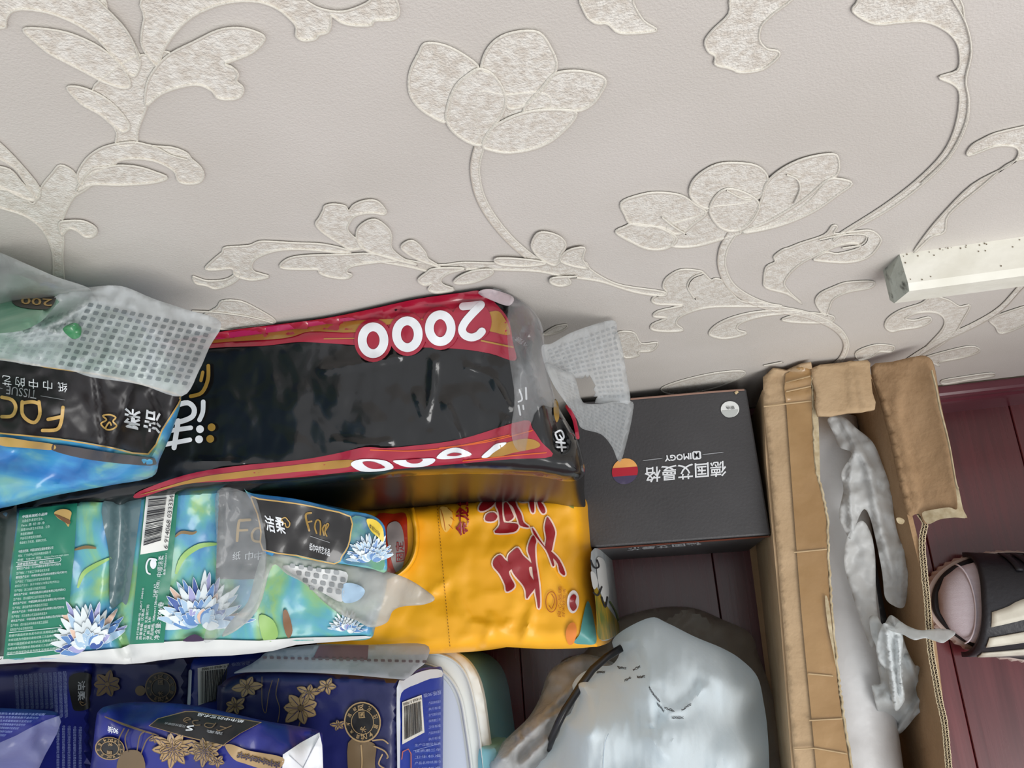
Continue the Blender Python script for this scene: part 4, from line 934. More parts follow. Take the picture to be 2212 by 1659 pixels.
lotus(b, SF, (802, 1212), 58, PETALS[:4], 11, -175, -20, .0017)
b.fill(SF, [(792, 1122), (812, 1124), (827, 1142), (828, 1170), (816, 1160), (800, 1145)], mat('flap_yellow', (226, 196, 60), rough=.4), .0026)
b.text(SF, '柔韧200g', [(798, 1131), (822, 1150), (820, 1160), (797, 1141)], ink, .003)
b.build('flower_print', t)
HG = [(566, 1196), (580, 1194), (660, 1208), (740, 1220), (830, 1234), (880, 1250), (920, 1275), (939, 1294), (915, 1306), (870, 1310), (848, 1320), (835, 1345), (800, 1355), (770, 1340), (738, 1328), (700, 1300), (660, 1262), (620, 1240), (588, 1222), (560, 1310), (520, 1355), (480, 1375), (500, 1340), (535, 1300), (552, 1240)]
_, SHG = sheet('handle_flap', t, HG, [(570, 1200, .444), (830, 1235, .414), (935, 1294, .375), (740, 1325, .416), (500, 1360, .436)], film('milky_flap', (214, 214, 208), .62), bump=addf(nz(40, .003, 81), crease([[(740, 1325), (800, 1352)], [(590, 1222), (660, 1260), (740, 1322)]], .006, 7)))
b = Batch(); b.fill(SHG, [(610, 1222), (680, 1228), (748, 1236), (744, 1270), (738, 1300), (700, 1282), (650, 1252)], mat('flap_white', (214, 216, 216), rough=.4), .001, 8)
b.fill(SHG, [(742, 1262), (770, 1262), (788, 1275), (780, 1292), (760, 1302), (740, 1298)], PETALS[2], .0012)
for r_ in range(4):
    for k in range(7 - r_):
        c_ = (632 + k * 19 + r_ * 14, 1222 + k * 3 + r_ * 16)
        if c_[0] < 742 and c_[1] < 1290: b.add(SHG.pts(roundsq(c_, (5.5, .8), (-.5, 4.6)), .0014), [list(range(8))], mat('flap_window', (150, 154, 156), rough=.4))
b.build('window_pattern', t)
sheet('clear_wrap', t, [(470, 1060), (540, 1068), (560, 1100), (575, 1190), (560, 1290), (520, 1350), (480, 1372), (440, 1385), (462, 1300), (468, 1180)], [(470, 1060, .466), (570, 1190, .450), (450, 1380, .440)], film_clear, bump=addf(nz(30, .003, 91), crease([[(472, 1062), (470, 1380)], [(500, 1068), (560, 1130)]], .004, 4)))

# ================================================================== STORAGE BOX with lid
m_teal = mat('teal_plastic', (120, 176, 188), rough=.32); m_lid = mat('white_plastic', (222, 228, 228), rough=.3, spec=.5); m_lid2 = mat('white_panel', (206, 216, 228), rough=.42)
t = empty('storage_box', (-.3, -.2, 0), 'teal plastic storage box with a rounded white lid beside the clear bag', 'storage box')
lid_ol = [(664, 1460), (680, 1420), (740, 1406), (840, 1400), (930, 1400), (970, 1404), (1005, 1424), (1028, 1456), (1042, 1500), (1052, 1570), (1062, 1650), (1072, 1740), (1080, 1860), (1040, 1910), (720, 1910), (670, 1860)]
_, SL = slab('lid', t, lid_ol, [(900, 1500, .182)], .168, m_lid, step=14, roll=10, drop=.004, mode='v', levels=3)
_, S_ = slab('box_body', t, [(cx_ + (x - 880) * .965, cy_ + (y - 1660) * .965) for x, y in lid_ol for cx_, cy_ in ((880, 1660),)], [(900, 1500, .170)], 0, m_teal, step=16, roll=6, drop=.002, mode='v', inset=.07, levels=5)
b = Batch()
b.line(SL, [(900, 1412), (945, 1412), (985, 1430), (1010, 1466), (1026, 1530), (1038, 1610), (1048, 1700)], 7, m_lid, .0003, .004, step=8)
b.line(SL, [(900, 1430), (945, 1444), (975, 1470), (995, 1510), (1006, 1570), (1016, 1640), (1024, 1720)], 8, m_lid, .0003, .0035, step=8)
b.build('lid_rim', t, True)
b = Batch(); b.fill(SL, [(700, 1470), (900, 1446), (940, 1452), (970, 1480), (988, 1520), (999, 1580), (1008, 1650), (1018, 1740), (1020, 1850), (700, 1850)], m_lid2, .0006, 16); b.build('lid_panel', t)
_, _ = slab('latch', t, [(1034, 1622), (1058, 1614), (1070, 1618), (1074, 1640), (1078, 1700), (1040, 1706)], [(1050, 1640, .189)], .13, m_teal, step=8, roll=4, drop=.002, levels=3)

# ================================================================== BLUE SOFT PACKS
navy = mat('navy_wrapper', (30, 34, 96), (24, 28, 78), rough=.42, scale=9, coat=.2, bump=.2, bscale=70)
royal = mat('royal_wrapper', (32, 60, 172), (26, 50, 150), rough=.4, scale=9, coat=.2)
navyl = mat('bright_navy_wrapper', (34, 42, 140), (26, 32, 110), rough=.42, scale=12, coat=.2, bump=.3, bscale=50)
gold3 = mat('gold_line', (168, 140, 100), rough=.45); gold4 = mat('gold_deep', (112, 92, 66), rough=.45)
ptext = mat('pale_blue_text', (150, 164, 214), rough=.5)
def goldflower(b, S, c, r, n=6, a=0.2, m=gold3, off=.001, ell=.8, wd=.3):
    for i in range(n):
        an = a + 2 * math.pi * i / n; d = np.array([math.cos(an), math.sin(an) * ell]); nn = np.array([-d[1], d[0]]); c0 = np.array(c, float)
        L = r * (.85 + .15 * ((i * 7) % 3))
        pts = [c0 + d * L * .15, c0 + d * L * .5 + nn * r * wd, c0 + d * L, c0 + d * L * .5 - nn * r * wd]
        b.fill(S, pts, m, off + i * .00003, 16, n=4); b.line(S, [c0 + d * L * .2, c0 + d * L * .85], 1.2, navy, off + .0003, sm=False); b.line(S, pts, 1.0, gold4, off + .0002, closed=True, n=3)
    b.disc(S, c, r * .14, gold4, off + .0004)
def seal(b, S, c, rx, ry, ang=0, off=.0012, m=None):
    m = m or gold3; ca, sa = math.cos(ang), math.sin(ang)
    E_ = lambda k, a: (c[0] + rx * k * math.cos(a) * ca - ry * k * math.sin(a) * sa, c[1] + rx * k * math.cos(a) * sa + ry * k * math.sin(a) * ca)
    b.disc(S, c, rx, m, off, ry, n=40, ang=ang); b.disc(S, c, rx * .92, black, off + .0002, ry * .92, n=36, ang=ang)
    b.line(S, [E_(.6, a) for a in [2 * math.pi * i / 24 for i in range(24)]], max(1.4, rx * .03), m, off + .0005, closed=True, n=1, step=20)
    T_ = lambda s_, u, v, w, h, rot: b.text(S, s_, [tuple(np.array([c[0], c[1]]) + np.array([ca, sa]) * ((u + (dx * w) * math.cos(rot) - (dy * h) * math.sin(rot)) * rx) + np.array([-sa, ca]) * ((v + (dx * w) * math.sin(rot) + (dy * h) * math.cos(rot)) * ry)) for dx, dy in ((-1, -1), (1, -1), (1, 1), (-1, 1))], m, off + .0006, bold=.015)
    for i, ch in enumerate('艺术·国风'):
        if ch == '·': continue
        T_(ch, (-.72 + i * .36), 0, .15 if i else .17, .17, 0)
    for i, ch in enumerate('湿水不易破'):
        a = math.radians(-155 + i * 32); T_(ch, .76 * math.cos(a), .76 * math.sin(a), .09, .1, a + math.pi / 2)
    for i, ch in enumerate('4层压花'):
        a = math.radians(150 - i * 38); T_(ch, .76 * math.cos(a), .76 * math.sin(a), .1, .12, a - math.pi / 2)

# --- pack with film flap and barcode end (rests on the lid)
t = empty('tissue_pack', (-.38, -.2, .185), 'navy tissue pack with gold magnolias and round seal, its barcode end beside the white lid', 'tissue pack', 'blue soft tissue packs')
ol = [(469, 1500), (478, 1478), (500, 1462), (560, 1450), (700, 1452), (800, 1458), (850, 1464), (862, 1474), (861, 1560), (860, 1660), (858, 1800), (480, 1800), (470, 1660)]
bump_a = addf(nz(90, .002, 101), nz(30, .0008, 102))
_, SA = slab('wrapper', t, ol, [(500, 1500, .292), (850, 1500, .292), (850, 1750, .286), (500, 1750, .286)], .19, navy, step=10, roll=22, drop=.012, bump=bump_a, mode='px', inset=.02)
ol2 = [(858, 1482), (866, 1472), (905, 1446), (940, 1441), (956, 1446), (958, 1500), (957, 1600), (956, 1700), (954, 1800), (860, 1800), (857, 1640)]
_, SA2 = slab('barcode_end', t, ol2, [(860, 1500, .286), (957, 1450, .205), (957, 1780, .200), (860, 1780, .280)], .192, royal, step=9, roll=5, drop=.003, mode='px', inset=.02, bump=nz(60, .001, 7))
b = Batch()
b.fill(SA2, [(857, 1486), (872, 1470), (900, 1454), (930, 1446), (954, 1448), (955, 1462), (930, 1466), (900, 1478), (873, 1490), (864, 1510), (865, 1560), (864, 1640), (863, 1790), (859, 1790), (858, 1640)], mat('clear_white_edge', (206, 212, 222), rough=.3), .0008, 8, n=2)
b.build('film_edge', t)
b = Batch()
b.fill(SA2, [(869, 1517), (911, 1501), (917, 1582), (869, 1608)], mat('barcode_white', (0, 0, 0)), .0012, 8, False)
f = quadf([(873, 1526), (911, 1514), (914, 1578), (874, 1598)]); u = 0; random.seed(3)
while u < .95:
    w = random.choice([.016, .026, .04]); b.add(SA2.pts([f(u, 1), f(u + w, 1), f(u + w, 0), f(u, 0)], .0016), [[0, 1, 2, 3]], ink); u += w + random.choice([.016, .026])
b.text(SA2, '914068 019888', [(911, 1511), (872, 1525), (871, 1519), (910, 1505)], ink, .0016)
b.build('barcode', t)
b = Batch()
b.text(SA2, '规格:90抽', [(953, 1500), (916, 1508), (915, 1499), (953, 1490)], ptext, .0014)
for i in range(14): b.text(SA2, ['产品名称纸面巾', '执行标准', '生产日期见包装', '保质期三年', '卫生标准'][i % 5], [(926 - (i > 6) * 30, 1516 + i * 13), (952, 1512 + i * 13), (952, 1518 + i * 13), (926 - (i > 6) * 30, 1522 + i * 13)], ptext, .0014)
b.line(SA2, [(893, 1622), (950, 1606)], .8, ptext, .0014, sm=False); b.line(SA2, [(868, 1640), (870, 1624), (882, 1618), (888, 1628), (888, 1700)], 2, mat('orange_frame', (200, 110, 80), rough=.5), .0014, sm=False)
b.build('lettering', t)['kind'] = 'stuff'
b = Batch()
goldflower(b, SA, (534, 1484), 30, 6, .9); goldflower(b, SA, (508, 1524), 24, 6, .3)
goldflower(b, SA, (650, 1530), 44, 7, .5); goldflower(b, SA, (668, 1496), 26, 5, 1.1); goldflower(b, SA, (706, 1482), 24, 5, .1); goldflower(b, SA, (731, 1566), 16, 5, .7)
b.line(SA, [(566, 1462), (566, 1520), (574, 1540), (580, 1500), (588, 1470)], 1.6, gold4, .001); b.line(SA, [(602, 1466), (596, 1500), (604, 1530), (600, 1560)], 1.8, gold4, .001); b.line(SA, [(648, 1560), (640, 1600), (640, 1660)], 3, gold4, .001)
# deer of gold lines under the seal
b.fill(SA, [(752, 1605), (790, 1600), (812, 1612), (810, 1650), (815, 1720), (770, 1740), (756, 1700)], gold4, .0008)
for q_ in ([(805, 1600), (826, 1598), (838, 1606)], [(808, 1612), (830, 1622), (838, 1634), (836, 1638)], [(826, 1630), (818, 1650), (830, 1660)], [(780, 1610), (782, 1650), (776, 1700)]): b.line(SA, q_, 3, gold3, .0012)
seal(b, SA, (783, 1560), 44, 40, -math.pi / 2 - .1)
b.build('gold_print', t)['kind'] = 'stuff'
fl = [(505, 1454), (540, 1436), (561, 1422), (585, 1407), (687, 1392), (797, 1393), (918, 1392), (920, 1428), (900, 1446), (878, 1466), (850, 1466), (760, 1458), (640, 1452), (540, 1452)]
_, SFL = sheet('film_flap', t, fl, [(540, 1450, .297), (600, 1400, .285), (918, 1392, .275), (860, 1465, .297)], film('frost_flap', (206, 208, 214), .66), bump=nz(80, .002, 5))
b = Batch()
for x in range(572, 920, 15): b.add(SFL.pts(roundsq((x, 1420 + (x - 572) * .026), (4.4, 0), (0, 2.8)), .0008), [list(range(8))], mat('flap_slot', (112, 96, 100), rough=.5))
o_ = b.build('slot_row', t); o_['kind'] = 'stuff'
b = Batch(); b.fill(SFL, [(690, 1394), (796, 1394), (794, 1426), (676, 1422)], mat('flap_mauve', (120, 88, 94), rough=.4), .0003, 10, False); b.build('mauve_strip', t)

# --- standing packs at the left, under the green pack
t = empty('tissue_pack', (-.56, -.2, 0), 'deep blue tissue pack covered in columns of pale fine print, below the green pack', 'tissue pack', 'blue soft tissue packs')
_, SC_ = slab('wrapper', t, [(-120, 1455), (0, 1440), (100, 1432), (190, 1427), (196, 1480), (196, 1560), (198, 1700), (195, 1900), (-120, 1900)], [(100, 1500, .262)], 0, navyl, step=14, roll=10, drop=.006, bump=nz(70, .0015, 111), mode='v', levels=4)
b = Batch()
for i in range(11):
    x = 34 + i * 10.5
    b.text(SC_, '本品采用优质原生木浆为原料经先进设备制造柔韧亲肤不含荧光剂请置于阴凉处', [(x + 8 - 3, 1458 - i * .8), (x + 8, 1532 - i * .4 + (i > 7) * 20), (x + 1, 1532 + (i > 7) * 20), (x - 4, 1458 - i * .8)], ptext, .0012)
for i in range(5):
    x = 122 + i * 12
    b.text(SC_, '中国总经销地址邮编网址消费者服务热线生产企业代码', [(x + 7, 1566 + i), (x + 6, 1700), (x, 1700), (x, 1566 + i)], ptext, .0012)
b.build('lettering', t)['kind'] = 'stuff'
b = Batch(); b.fill(SC_, [(150, 1462), (195, 1456), (196, 1500), (195, 1528), (165, 1536), (155, 1520)], black, .0012, 8); b.text(SC_, '洁柔', [(184, 1470), (184, 1512), (168, 1514), (168, 1472)], dim, .0018, bold=.02)
b.line(SC_, [(180, 1518), (172, 1516), (178, 1524), (186, 1520)], 1.6, gold4, .0018); b.build('label', t)

t = empty('tissue_pack', (-.44, -.17, 0), 'shadowed dark blue tissue pack with a half-hidden round seal, under the green pack', 'tissue pack', 'blue soft tissue packs')
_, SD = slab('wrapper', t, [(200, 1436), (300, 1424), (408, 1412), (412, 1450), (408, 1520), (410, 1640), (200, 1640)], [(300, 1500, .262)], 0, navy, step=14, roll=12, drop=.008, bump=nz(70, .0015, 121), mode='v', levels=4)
_, SD2 = slab('barcode_end', t, [(410, 1448), (416, 1424), (470, 1412), (540, 1408), (575, 1412), (580, 1500), (578, 1600), (412, 1640)], [(412, 1500, .258), (578, 1420, .215), (578, 1600, .215), (412, 1640, .258)], .0, royal, step=14, roll=6, drop=.004, mode='v', levels=4, inset=.05)
b = Batch()
b.fill(SD2, [(427, 1443), (495, 1433), (470, 1480), (466, 1510), (428, 1524)], mat('barcode_white', (0, 0, 0)), .0012, 8, False)
f = quadf([(434, 1450), (492, 1444), (484, 1512), (434, 1520)]); u = 0
while u < .95:
    w = random.choice([.016, .026, .04]); b.add(SD2.pts([f(u, 1), f(u + w, 1), f(u + w, 0), f(u, 0)], .0016), [[0, 1, 2, 3]], ink); u += w + random.choice([.016, .026])
b.text(SD2, '6 914068 019888', [(494, 1441), (436, 1449), (436, 1443), (494, 1435)], ink, .0016)
b.line(SD2, [(411, 1450), (408, 1520)], 7, mat('clear_white_edge', (0, 0, 0)), .001, sm=False); b.text(SD2, '品名规格', [(540, 1436), (500, 1440), (500, 1432), (540, 1428)], ptext, .0014)
b.build('barcode', t)
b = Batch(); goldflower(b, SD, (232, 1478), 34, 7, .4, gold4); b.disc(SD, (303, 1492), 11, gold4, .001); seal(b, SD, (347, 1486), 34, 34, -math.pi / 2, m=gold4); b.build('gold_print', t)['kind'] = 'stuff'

t = empty('tissue_pack', (-.42, -.24, .29), 'front blue tissue pack with gold peonies, black label and white folded end', 'tissue pack', 'blue soft tissue packs')
top = [(207, 1556), (213, 1536), (235, 1524), (300, 1516), (420, 1524), (567, 1556), (640, 1568), (691, 1579), (697, 1600), (699, 1660), (700, 1800), (600, 1840), (180, 1840), (190, 1700), (200, 1620)]
_, SE = slab('wrapper', t, top, [(300, 1520, .345), (690, 1580, .335), (215, 1555, .372), (320, 1572, .374), (484, 1610, .372), (611, 1629, .366), (200, 1660, .352), (600, 1700, .342), (400, 1700, .348), (400, 1840, .325), (200, 1800, .330), (690, 1660, .33)], .30, navyl, step=9, roll=10, drop=.006, bump=nz(50, .0014, 131), mode='px', inset=.02)
b = Batch()
pw = mat('white_paper_end', (226, 228, 232), rough=.5, bump=.4, bscale=70)
b.fill(SE, [(611, 1630), (650, 1604), (690, 1582), (696, 1610), (698, 1660), (698, 1800), (606, 1810), (608, 1700)], pw, .0012, 8, False)
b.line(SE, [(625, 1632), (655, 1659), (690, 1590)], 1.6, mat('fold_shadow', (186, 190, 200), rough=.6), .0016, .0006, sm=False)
b.build('folded_end', t)
b = Batch()
b.fill(SE, [(321, 1568), (340, 1552), (400, 1536), (420, 1536), (566, 1560), (520, 1584), (488, 1606), (484, 1612), (400, 1592)], gold3, .0012, 8, n=1)
b.fill(SE, [(323, 1568), (342, 1553), (401, 1538), (420, 1538), (562, 1561), (518, 1584), (487, 1605), (482, 1609), (400, 1590)], black, .0016, 8, n=1)
b.text(SE, '洁柔', [(480, 1588), (445, 1582), (447, 1576), (482, 1582)], dim, .0022, bold=.02); b.text(SE, '风靡校园联名', [(400, 1572), (354, 1564), (358, 1560), (402, 1566)], dim, .0022)
b.line(SE, [(418, 1568), (404, 1570), (416, 1576), (402, 1577)], 2.4, white, .0022)
b.line(SE, [(500, 1568), (475, 1578), (468, 1576)], 2, gold4, .0022); b.line(SE, [(488, 1572), (476, 1569)], 2, gold4, .0022)
b.line(SE, [(462, 1564), (446, 1562), (442, 1568), (456, 1572), (466, 1562)], 2, gold4, .0022); b.line(SE, [(428, 1556), (416, 1558), (420, 1566), (432, 1566)], 2, gold4, .0022)
b.line(SE, [(400, 1556), (412, 1554), (404, 1550), (396, 1556), (404, 1561)], 2, gold4, .0022)
b.text(SE, '纸巾中的艺术品', [(524, 1562), (424, 1546), (430, 1540), (528, 1556)], white, .0022, bold=.01)
b.build('label', t)
b = Batch()
for c_, r_ in (((374, 1618), 46), ((442, 1622), 38)):
    for k, rr in enumerate((1.0, .78, .56, .34)):
        goldflower(b, SE, c_, r_ * rr, 9 - k, .3 + k * .35, gold3, .0012 + k * .0003, .85, .22)
goldflower(b, SE, (470, 1645), 18, 5, .3); goldflower(b, SE, (335, 1596), 12, 5, .3)
b.fill(SE, [(486, 1612), (500, 1608), (540, 1622), (610, 1636), (606, 1660), (590, 1672), (560, 1660), (530, 1650), (505, 1640)], gold3, .0013, 8)
for i in range(7): goldflower(b, SE, (520 + i * 13, 1632 + i * 3.5), 9, 5, i * .5, gold4, .0017)
b.fill(SE, [(262, 1628), (290, 1620), (308, 1632), (310, 1665), (255, 1665)], gold4, .0012, 8)
for q_ in ([(262, 1630), (256, 1600), (268, 1574)], [(276, 1624), (270, 1596), (278, 1576)], [(296, 1622), (302, 1590), (312, 1580)], [(304, 1630), (316, 1600), (330, 1588)]): b.line(SE, q_, 2.6, gold4, .0015)
b.line(SE, [(226, 1548), (260, 1562), (300, 1576), (340, 1588)], 5, gold4, .001, taper=True)
b.text(SE, '90抽', [(255, 1588), (232, 1582), (234, 1568), (256, 1574)], white, .0016, bold=.01)
seal(b, SE, (237, 1617), 25, 32, math.pi / 2 + .1)
b.build('gold_print', t)['kind'] = 'stuff'

t = empty('tissue_pack', (-.6, -.24, .29), 'film-wrapped blue tissue pack with dense white print at the bottom left corner', 'tissue pack', 'blue soft tissue packs')
_, SE2 = slab('wrapper', t, [(-150, 1520), (0, 1529), (60, 1532), (112, 1536), (128, 1545), (124, 1580), (100, 1625), (70, 1680), (20, 1800), (-150, 1800)], [(0, 1530, .37), (120, 1545, .365), (100, 1600, .345), (0, 1605, .372), (60, 1570, .372), (0, 1700, .33), (60, 1700, .33)], .275, navyl, step=12, roll=8, drop=.005, bump=nz(50, .0014, 141), mode='px', inset=.02)
b = Batch()
for i in range(7):
    y = 1538 + i * 7.5
    b.text(SE2, '本品采用优质原生木浆柔韧亲肤不含荧光剂', [(-40, y), (98 - i * 14, y + 3), (94 - i * 14, y + 8), (-40, y + 5)], ptext, .0012)
b.build('lettering', t)['kind'] = 'stuff'
b = Batch(); b.fill(SE2, [(128, 1546), (124, 1582), (98, 1630), (70, 1690), (20, 1790), (-140, 1790), (-140, 1640), (0, 1604), (60, 1575)], film('wrap_film', (176, 180, 214), .5), .0016, 10, n=2); b.build('film_side', t)

# ================================================================== WHITE BAG and CLEAR BAGS
m_beige = film('beige_bag_film', (196, 186, 172), .55, rough=.25)
t = empty('plastic_bag', (.04, -.15, 0), 'smoky see-through plastic bag spread on the floor behind the white bag', 'bag', None)
ol = [(1205, 1440), (1262, 1410), (1300, 1358), (1350, 1330), (1430, 1312), (1500, 1314), (1560, 1338), (1620, 1368), (1640, 1420), (1668, 1500), (1686, 1590), (1686, 1640), (1680, 1900), (1200, 1900), (1190, 1600)]
slab('bag_film', t, ol, [(1450, 1330, .034), (1640, 1450, .034), (1450, 1600, .03), (1250, 1450, .034), (1680, 1700, .034), (1250, 1700, .034)], .003, m_beige, step=9, roll=60, drop=.022, bump=addf(nz(70, .007, 201), nz(25, .003, 202), crease([[(1430, 1345), (1478, 1316)], [(1500, 1318), (1536, 1345)]], .012, 8)), mode='px', inset=.0, levels=2)
t = empty('plastic_bag', (-.12, -.2, 0), 'shiny clear plastic bag crumpled between the teal box and the white bag', 'bag', None)
ol = [(1040, 1690), (1075, 1620), (1100, 1590), (1140, 1552), (1165, 1510), (1185, 1455), (1215, 1430), (1255, 1414), (1300, 1422), (1335, 1450), (1320, 1560), (1290, 1700), (1280, 1900), (1020, 1900)]
sheet('bag_film', t, ol, [(1080, 1640, .20), (1120, 1600, .18), (1200, 1470, .14), (1250, 1430, .13), (1260, 1600, .16), (1060, 1800, .20), (1250, 1800, .16)], film('grey_bag_film', (222, 222, 222), .52, rough=.12, bump=1.0, bscale=60), step=7, roll=30, drop=.03, bump=addf(nz(60, .012, 211), nz(20, .004, 212, 1, 1), crease([[(1085, 1640), (1160, 1570), (1235, 1520)], [(1120, 1590), (1200, 1520), (1250, 1470)], [(1130, 1650), (1180, 1600)]], .016, 9)))
t2 = tube('strap', None, [P(*p) for p in ((1345, 1398, .17), (1310, 1420, .178), (1280, 1446, .185), (1255, 1480, .19), (1235, 1512, .19), (1220, 1535, .192), (1206, 1562, .19), (1192, 1595, .185), (1180, 1625, .17))], .0034, mat('black_strap', (36, 36, 40), rough=.3))
tag(t2, 'black strap curving through the clear bag beside the white bag', 'strap')

m_bag = mat('white_bag_plastic', (238, 247, 251), (232, 243, 249), rough=.6, scale=8, bump=.5, bscale=75, stretch=(1.8, .5, 1), trans=.5, spec=.3)
m_bag.node_tree.nodes['Translucent BSDF'].inputs[0].default_value = srgb((240, 248, 252))
t = empty('plastic_bag', (.02, -.2, 0), 'bulging white plastic shopping bag in the bottom middle, brightest of the bags', 'bag', None)
ol = [(1322, 1388), (1345, 1362), (1405, 1334), (1440, 1345), (1500, 1375), (1560, 1400), (1600, 1424), (1636, 1462), (1650, 1520), (1658, 1580), (1662, 1680), (1660, 1900), (1100, 1900), (1120, 1690), (1150, 1640), (1180, 1612), (1206, 1575), (1212, 1552), (1232, 1540), (1240, 1500), (1236, 1480), (1255, 1455), (1290, 1440), (1322, 1436), (1338, 1410)]
anch = [(1400, 1345, .20), (1330, 1400, .19), (1250, 1480, .21), (1290, 1470, .20), (1600, 1440, .16), (1655, 1560, .13), (1650, 1700, .13), (1450, 1600, .262), (1420, 1500, .245), (1540, 1480, .22), (1300, 1600, .25), (1200, 1620, .20), (1150, 1750, .21), (1400, 1750, .265), (1560, 1650, .235), (1400, 1850, .25)]
cr = [[(1385, 1380), (1400, 1440), (1405, 1500), (1404, 1560)], [(1370, 1420), (1392, 1470), (1425, 1520), (1450, 1540), (1480, 1530), (1520, 1490)], [(1245, 1470), (1268, 1500), (1280, 1545), (1276, 1585)], [(1290, 1440), (1330, 1450), (1345, 1475)], [(1405, 1590), (1440, 1640)], [(1330, 1450), (1350, 1390), (1370, 1375)]]
bump_w = addf(nz(150, .004, 221), nz(44, .0012, 222, 1, .5), nz(14, .0006, 223, 1, .35), crease(cr, .010, 13), nz(30, .0022, 224, 2.2, .35), crease([[(1372, 1400), (1385, 1470), (1410, 1530)], [(1262, 1470), (1300, 1490), (1310, 1540)]], -0.0, 9))
_, SW = slab('bag_body', t, ol, anch, .045, m_bag, step=6, roll=70, drop=.06, bump=bump_w, mode='px', inset=.0, levels=3)
b = Batch()
random.seed(4)
for (x0, y0, x1, y1) in ((1334, 1441, 1352, 1444), (1368, 1446, 1382, 1440), (1350, 1470, 1362, 1464), (1376, 1462, 1392, 1462), (1290, 1452, 1306, 1452), (1402, 1484, 1414, 1504), (1412, 1500, 1426, 1516), (1420, 1520, 1434, 1536), (1436, 1528, 1456, 1536), (1472, 1534, 1492, 1522), (1452, 1550, 1476, 1550)):
    for k in range(4):
        q_ = [(x0 + (x1 - x0) * s_ / 5 + random.uniform(-1, 1), y0 + (y1 - y0) * s_ / 5 + random.uniform(-2.6, 2.6)) for s_ in range(6)]
        b.line(SW, q_, 1.1, mat('faded_print', (84, 88, 92), rough=.6), .0008, step=4)
b.line(SW, [(1314, 1585), (1306, 1610), (1302, 1670)], 1.2, mat('bag_seam', (150, 164, 178), rough=.5), .0008)
b.build('faded_print', t)['kind'] = 'stuff'

# ================================================================== OPEN CARTON
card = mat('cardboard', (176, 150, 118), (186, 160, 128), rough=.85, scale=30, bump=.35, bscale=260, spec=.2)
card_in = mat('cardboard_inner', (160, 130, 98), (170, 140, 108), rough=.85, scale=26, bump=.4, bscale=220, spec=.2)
tape = mat('packing_tape', (150, 116, 72), (166, 132, 88), rough=.3, scale=20, coat=.4, bump=.35, bscale=90)
torn = mat('torn_paper', (196, 182, 152), (168, 150, 118), rough=.95, scale=160)
flute = mat('corrugation', (214, 198, 166), rough=.9); flute_d = mat('flute_gap', (64, 50, 38), rough=.95)
CZ = .218
t = empty('open_carton', (.16, 0, 0), 'torn-open brown cardboard carton with tape, between the black box and the foot', 'carton')
def wallsheet(name, top_, bot, m, th=.004, parent=t):
    """solid panel between a top line and a bottom line of points"""
    n = len(top_); V = [np.array(p) for p in top_] + [np.array(p) for p in bot]
    o = link(name, V, [[i, i + 1, n + i + 1, n + i] for i in range(n - 1)], [m], parent, False)
    md = o.modifiers.new('s', 'SOLIDIFY'); md.thickness = th; md.offset = 0
    return o
YF = -.40
LT = [P(1648, 818, CZ), P(1660, 1000, CZ), P(1690, 1330, CZ), P(1713, 1620, CZ)]
d_ = (LT[-1] - LT[-2]); LT.append(LT[-1] + d_ / abs(d_[1]) * (LT[-1][1] - YF))
LT = [np.array([p[0], min(p[1], .186), p[2]]) for p in LT]
LBm = [np.array([.112 - (.186 - p[1]) * .047, p[1], 0.0]) for p in LT]
wallsheet('side_panel', LT, LBm, card)
RT = [P(1884, 800, CZ), P(1908, 880, CZ), P(1934, 980, CZ), P(1962, 1100, CZ), P(1996, 1240, CZ), P(2018, 1400, CZ), P(2042, 1600, CZ), P(2060, 1750, CZ)]
d_ = (RT[-1] - RT[-2]); RT.append(RT[-1] + d_ / abs(d_[1]) * (RT[-1][1] - YF))
RT = [np.array([p[0], min(p[1], .186), p[2]]) for p in RT]
RB = [np.array([max(.208, p[0] - .012), p[1], 0.0]) for p in RT]
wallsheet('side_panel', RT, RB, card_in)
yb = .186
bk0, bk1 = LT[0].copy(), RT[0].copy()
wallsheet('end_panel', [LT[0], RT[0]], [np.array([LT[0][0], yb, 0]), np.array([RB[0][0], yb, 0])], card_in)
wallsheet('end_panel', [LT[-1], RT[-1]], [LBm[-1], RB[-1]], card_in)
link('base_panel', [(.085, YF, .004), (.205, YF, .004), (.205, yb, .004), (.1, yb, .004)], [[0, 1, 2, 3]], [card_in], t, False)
# remaining strip of the top panel, with tape
SCt = Surf([(1700, 1000, CZ + .0015)])
topstrip = [(1648, 815), (1700, 800), (1752, 785), (1753, 830), (1758, 900), (1757, 950), (1760, 1010), (1775, 1065), (1785, 1120), (1787, 1200), (1793, 1300), (1803, 1400), (1814, 1500), (1826, 1580), (1838, 1660), (1850, 1760), (1870, 1900), (1735, 1900), (1725, 1740), (1713, 1620), (1702, 1480), (1690, 1330), (1675, 1150), (1660, 980)]
o_, SCt = sheet('top_panel', t, topstrip, [(1650, 900, CZ + .001), (1760, 900, CZ + .006), (1840, 1700, CZ + .006), (1720, 1700, CZ + .001)], card, step=12, bump=addf(nz(90, .0012, 301), crease([[(1650, 838), (1755, 818)], [(1652, 866), (1755, 848)]], .003, 4)), thick=.003, sm=2, ymax=.2)
b = Batch()
TP = [(1697, 808), (1750, 793), (1752, 830), (1754, 870), (1756, 950), (1760, 1010), (1774, 1066), (1785, 1120), (1787, 1200), (1793, 1300), (1802, 1400), (1812, 1500), (1824, 1580), (1836, 1660), (1848, 1760), (1770, 1770), (1763, 1659), (1748, 1500), (1732, 1330), (1718, 1150), (1706, 980), (1699, 880)]
b.fill(SCt, TP, tape, .0019, 10, n=2)
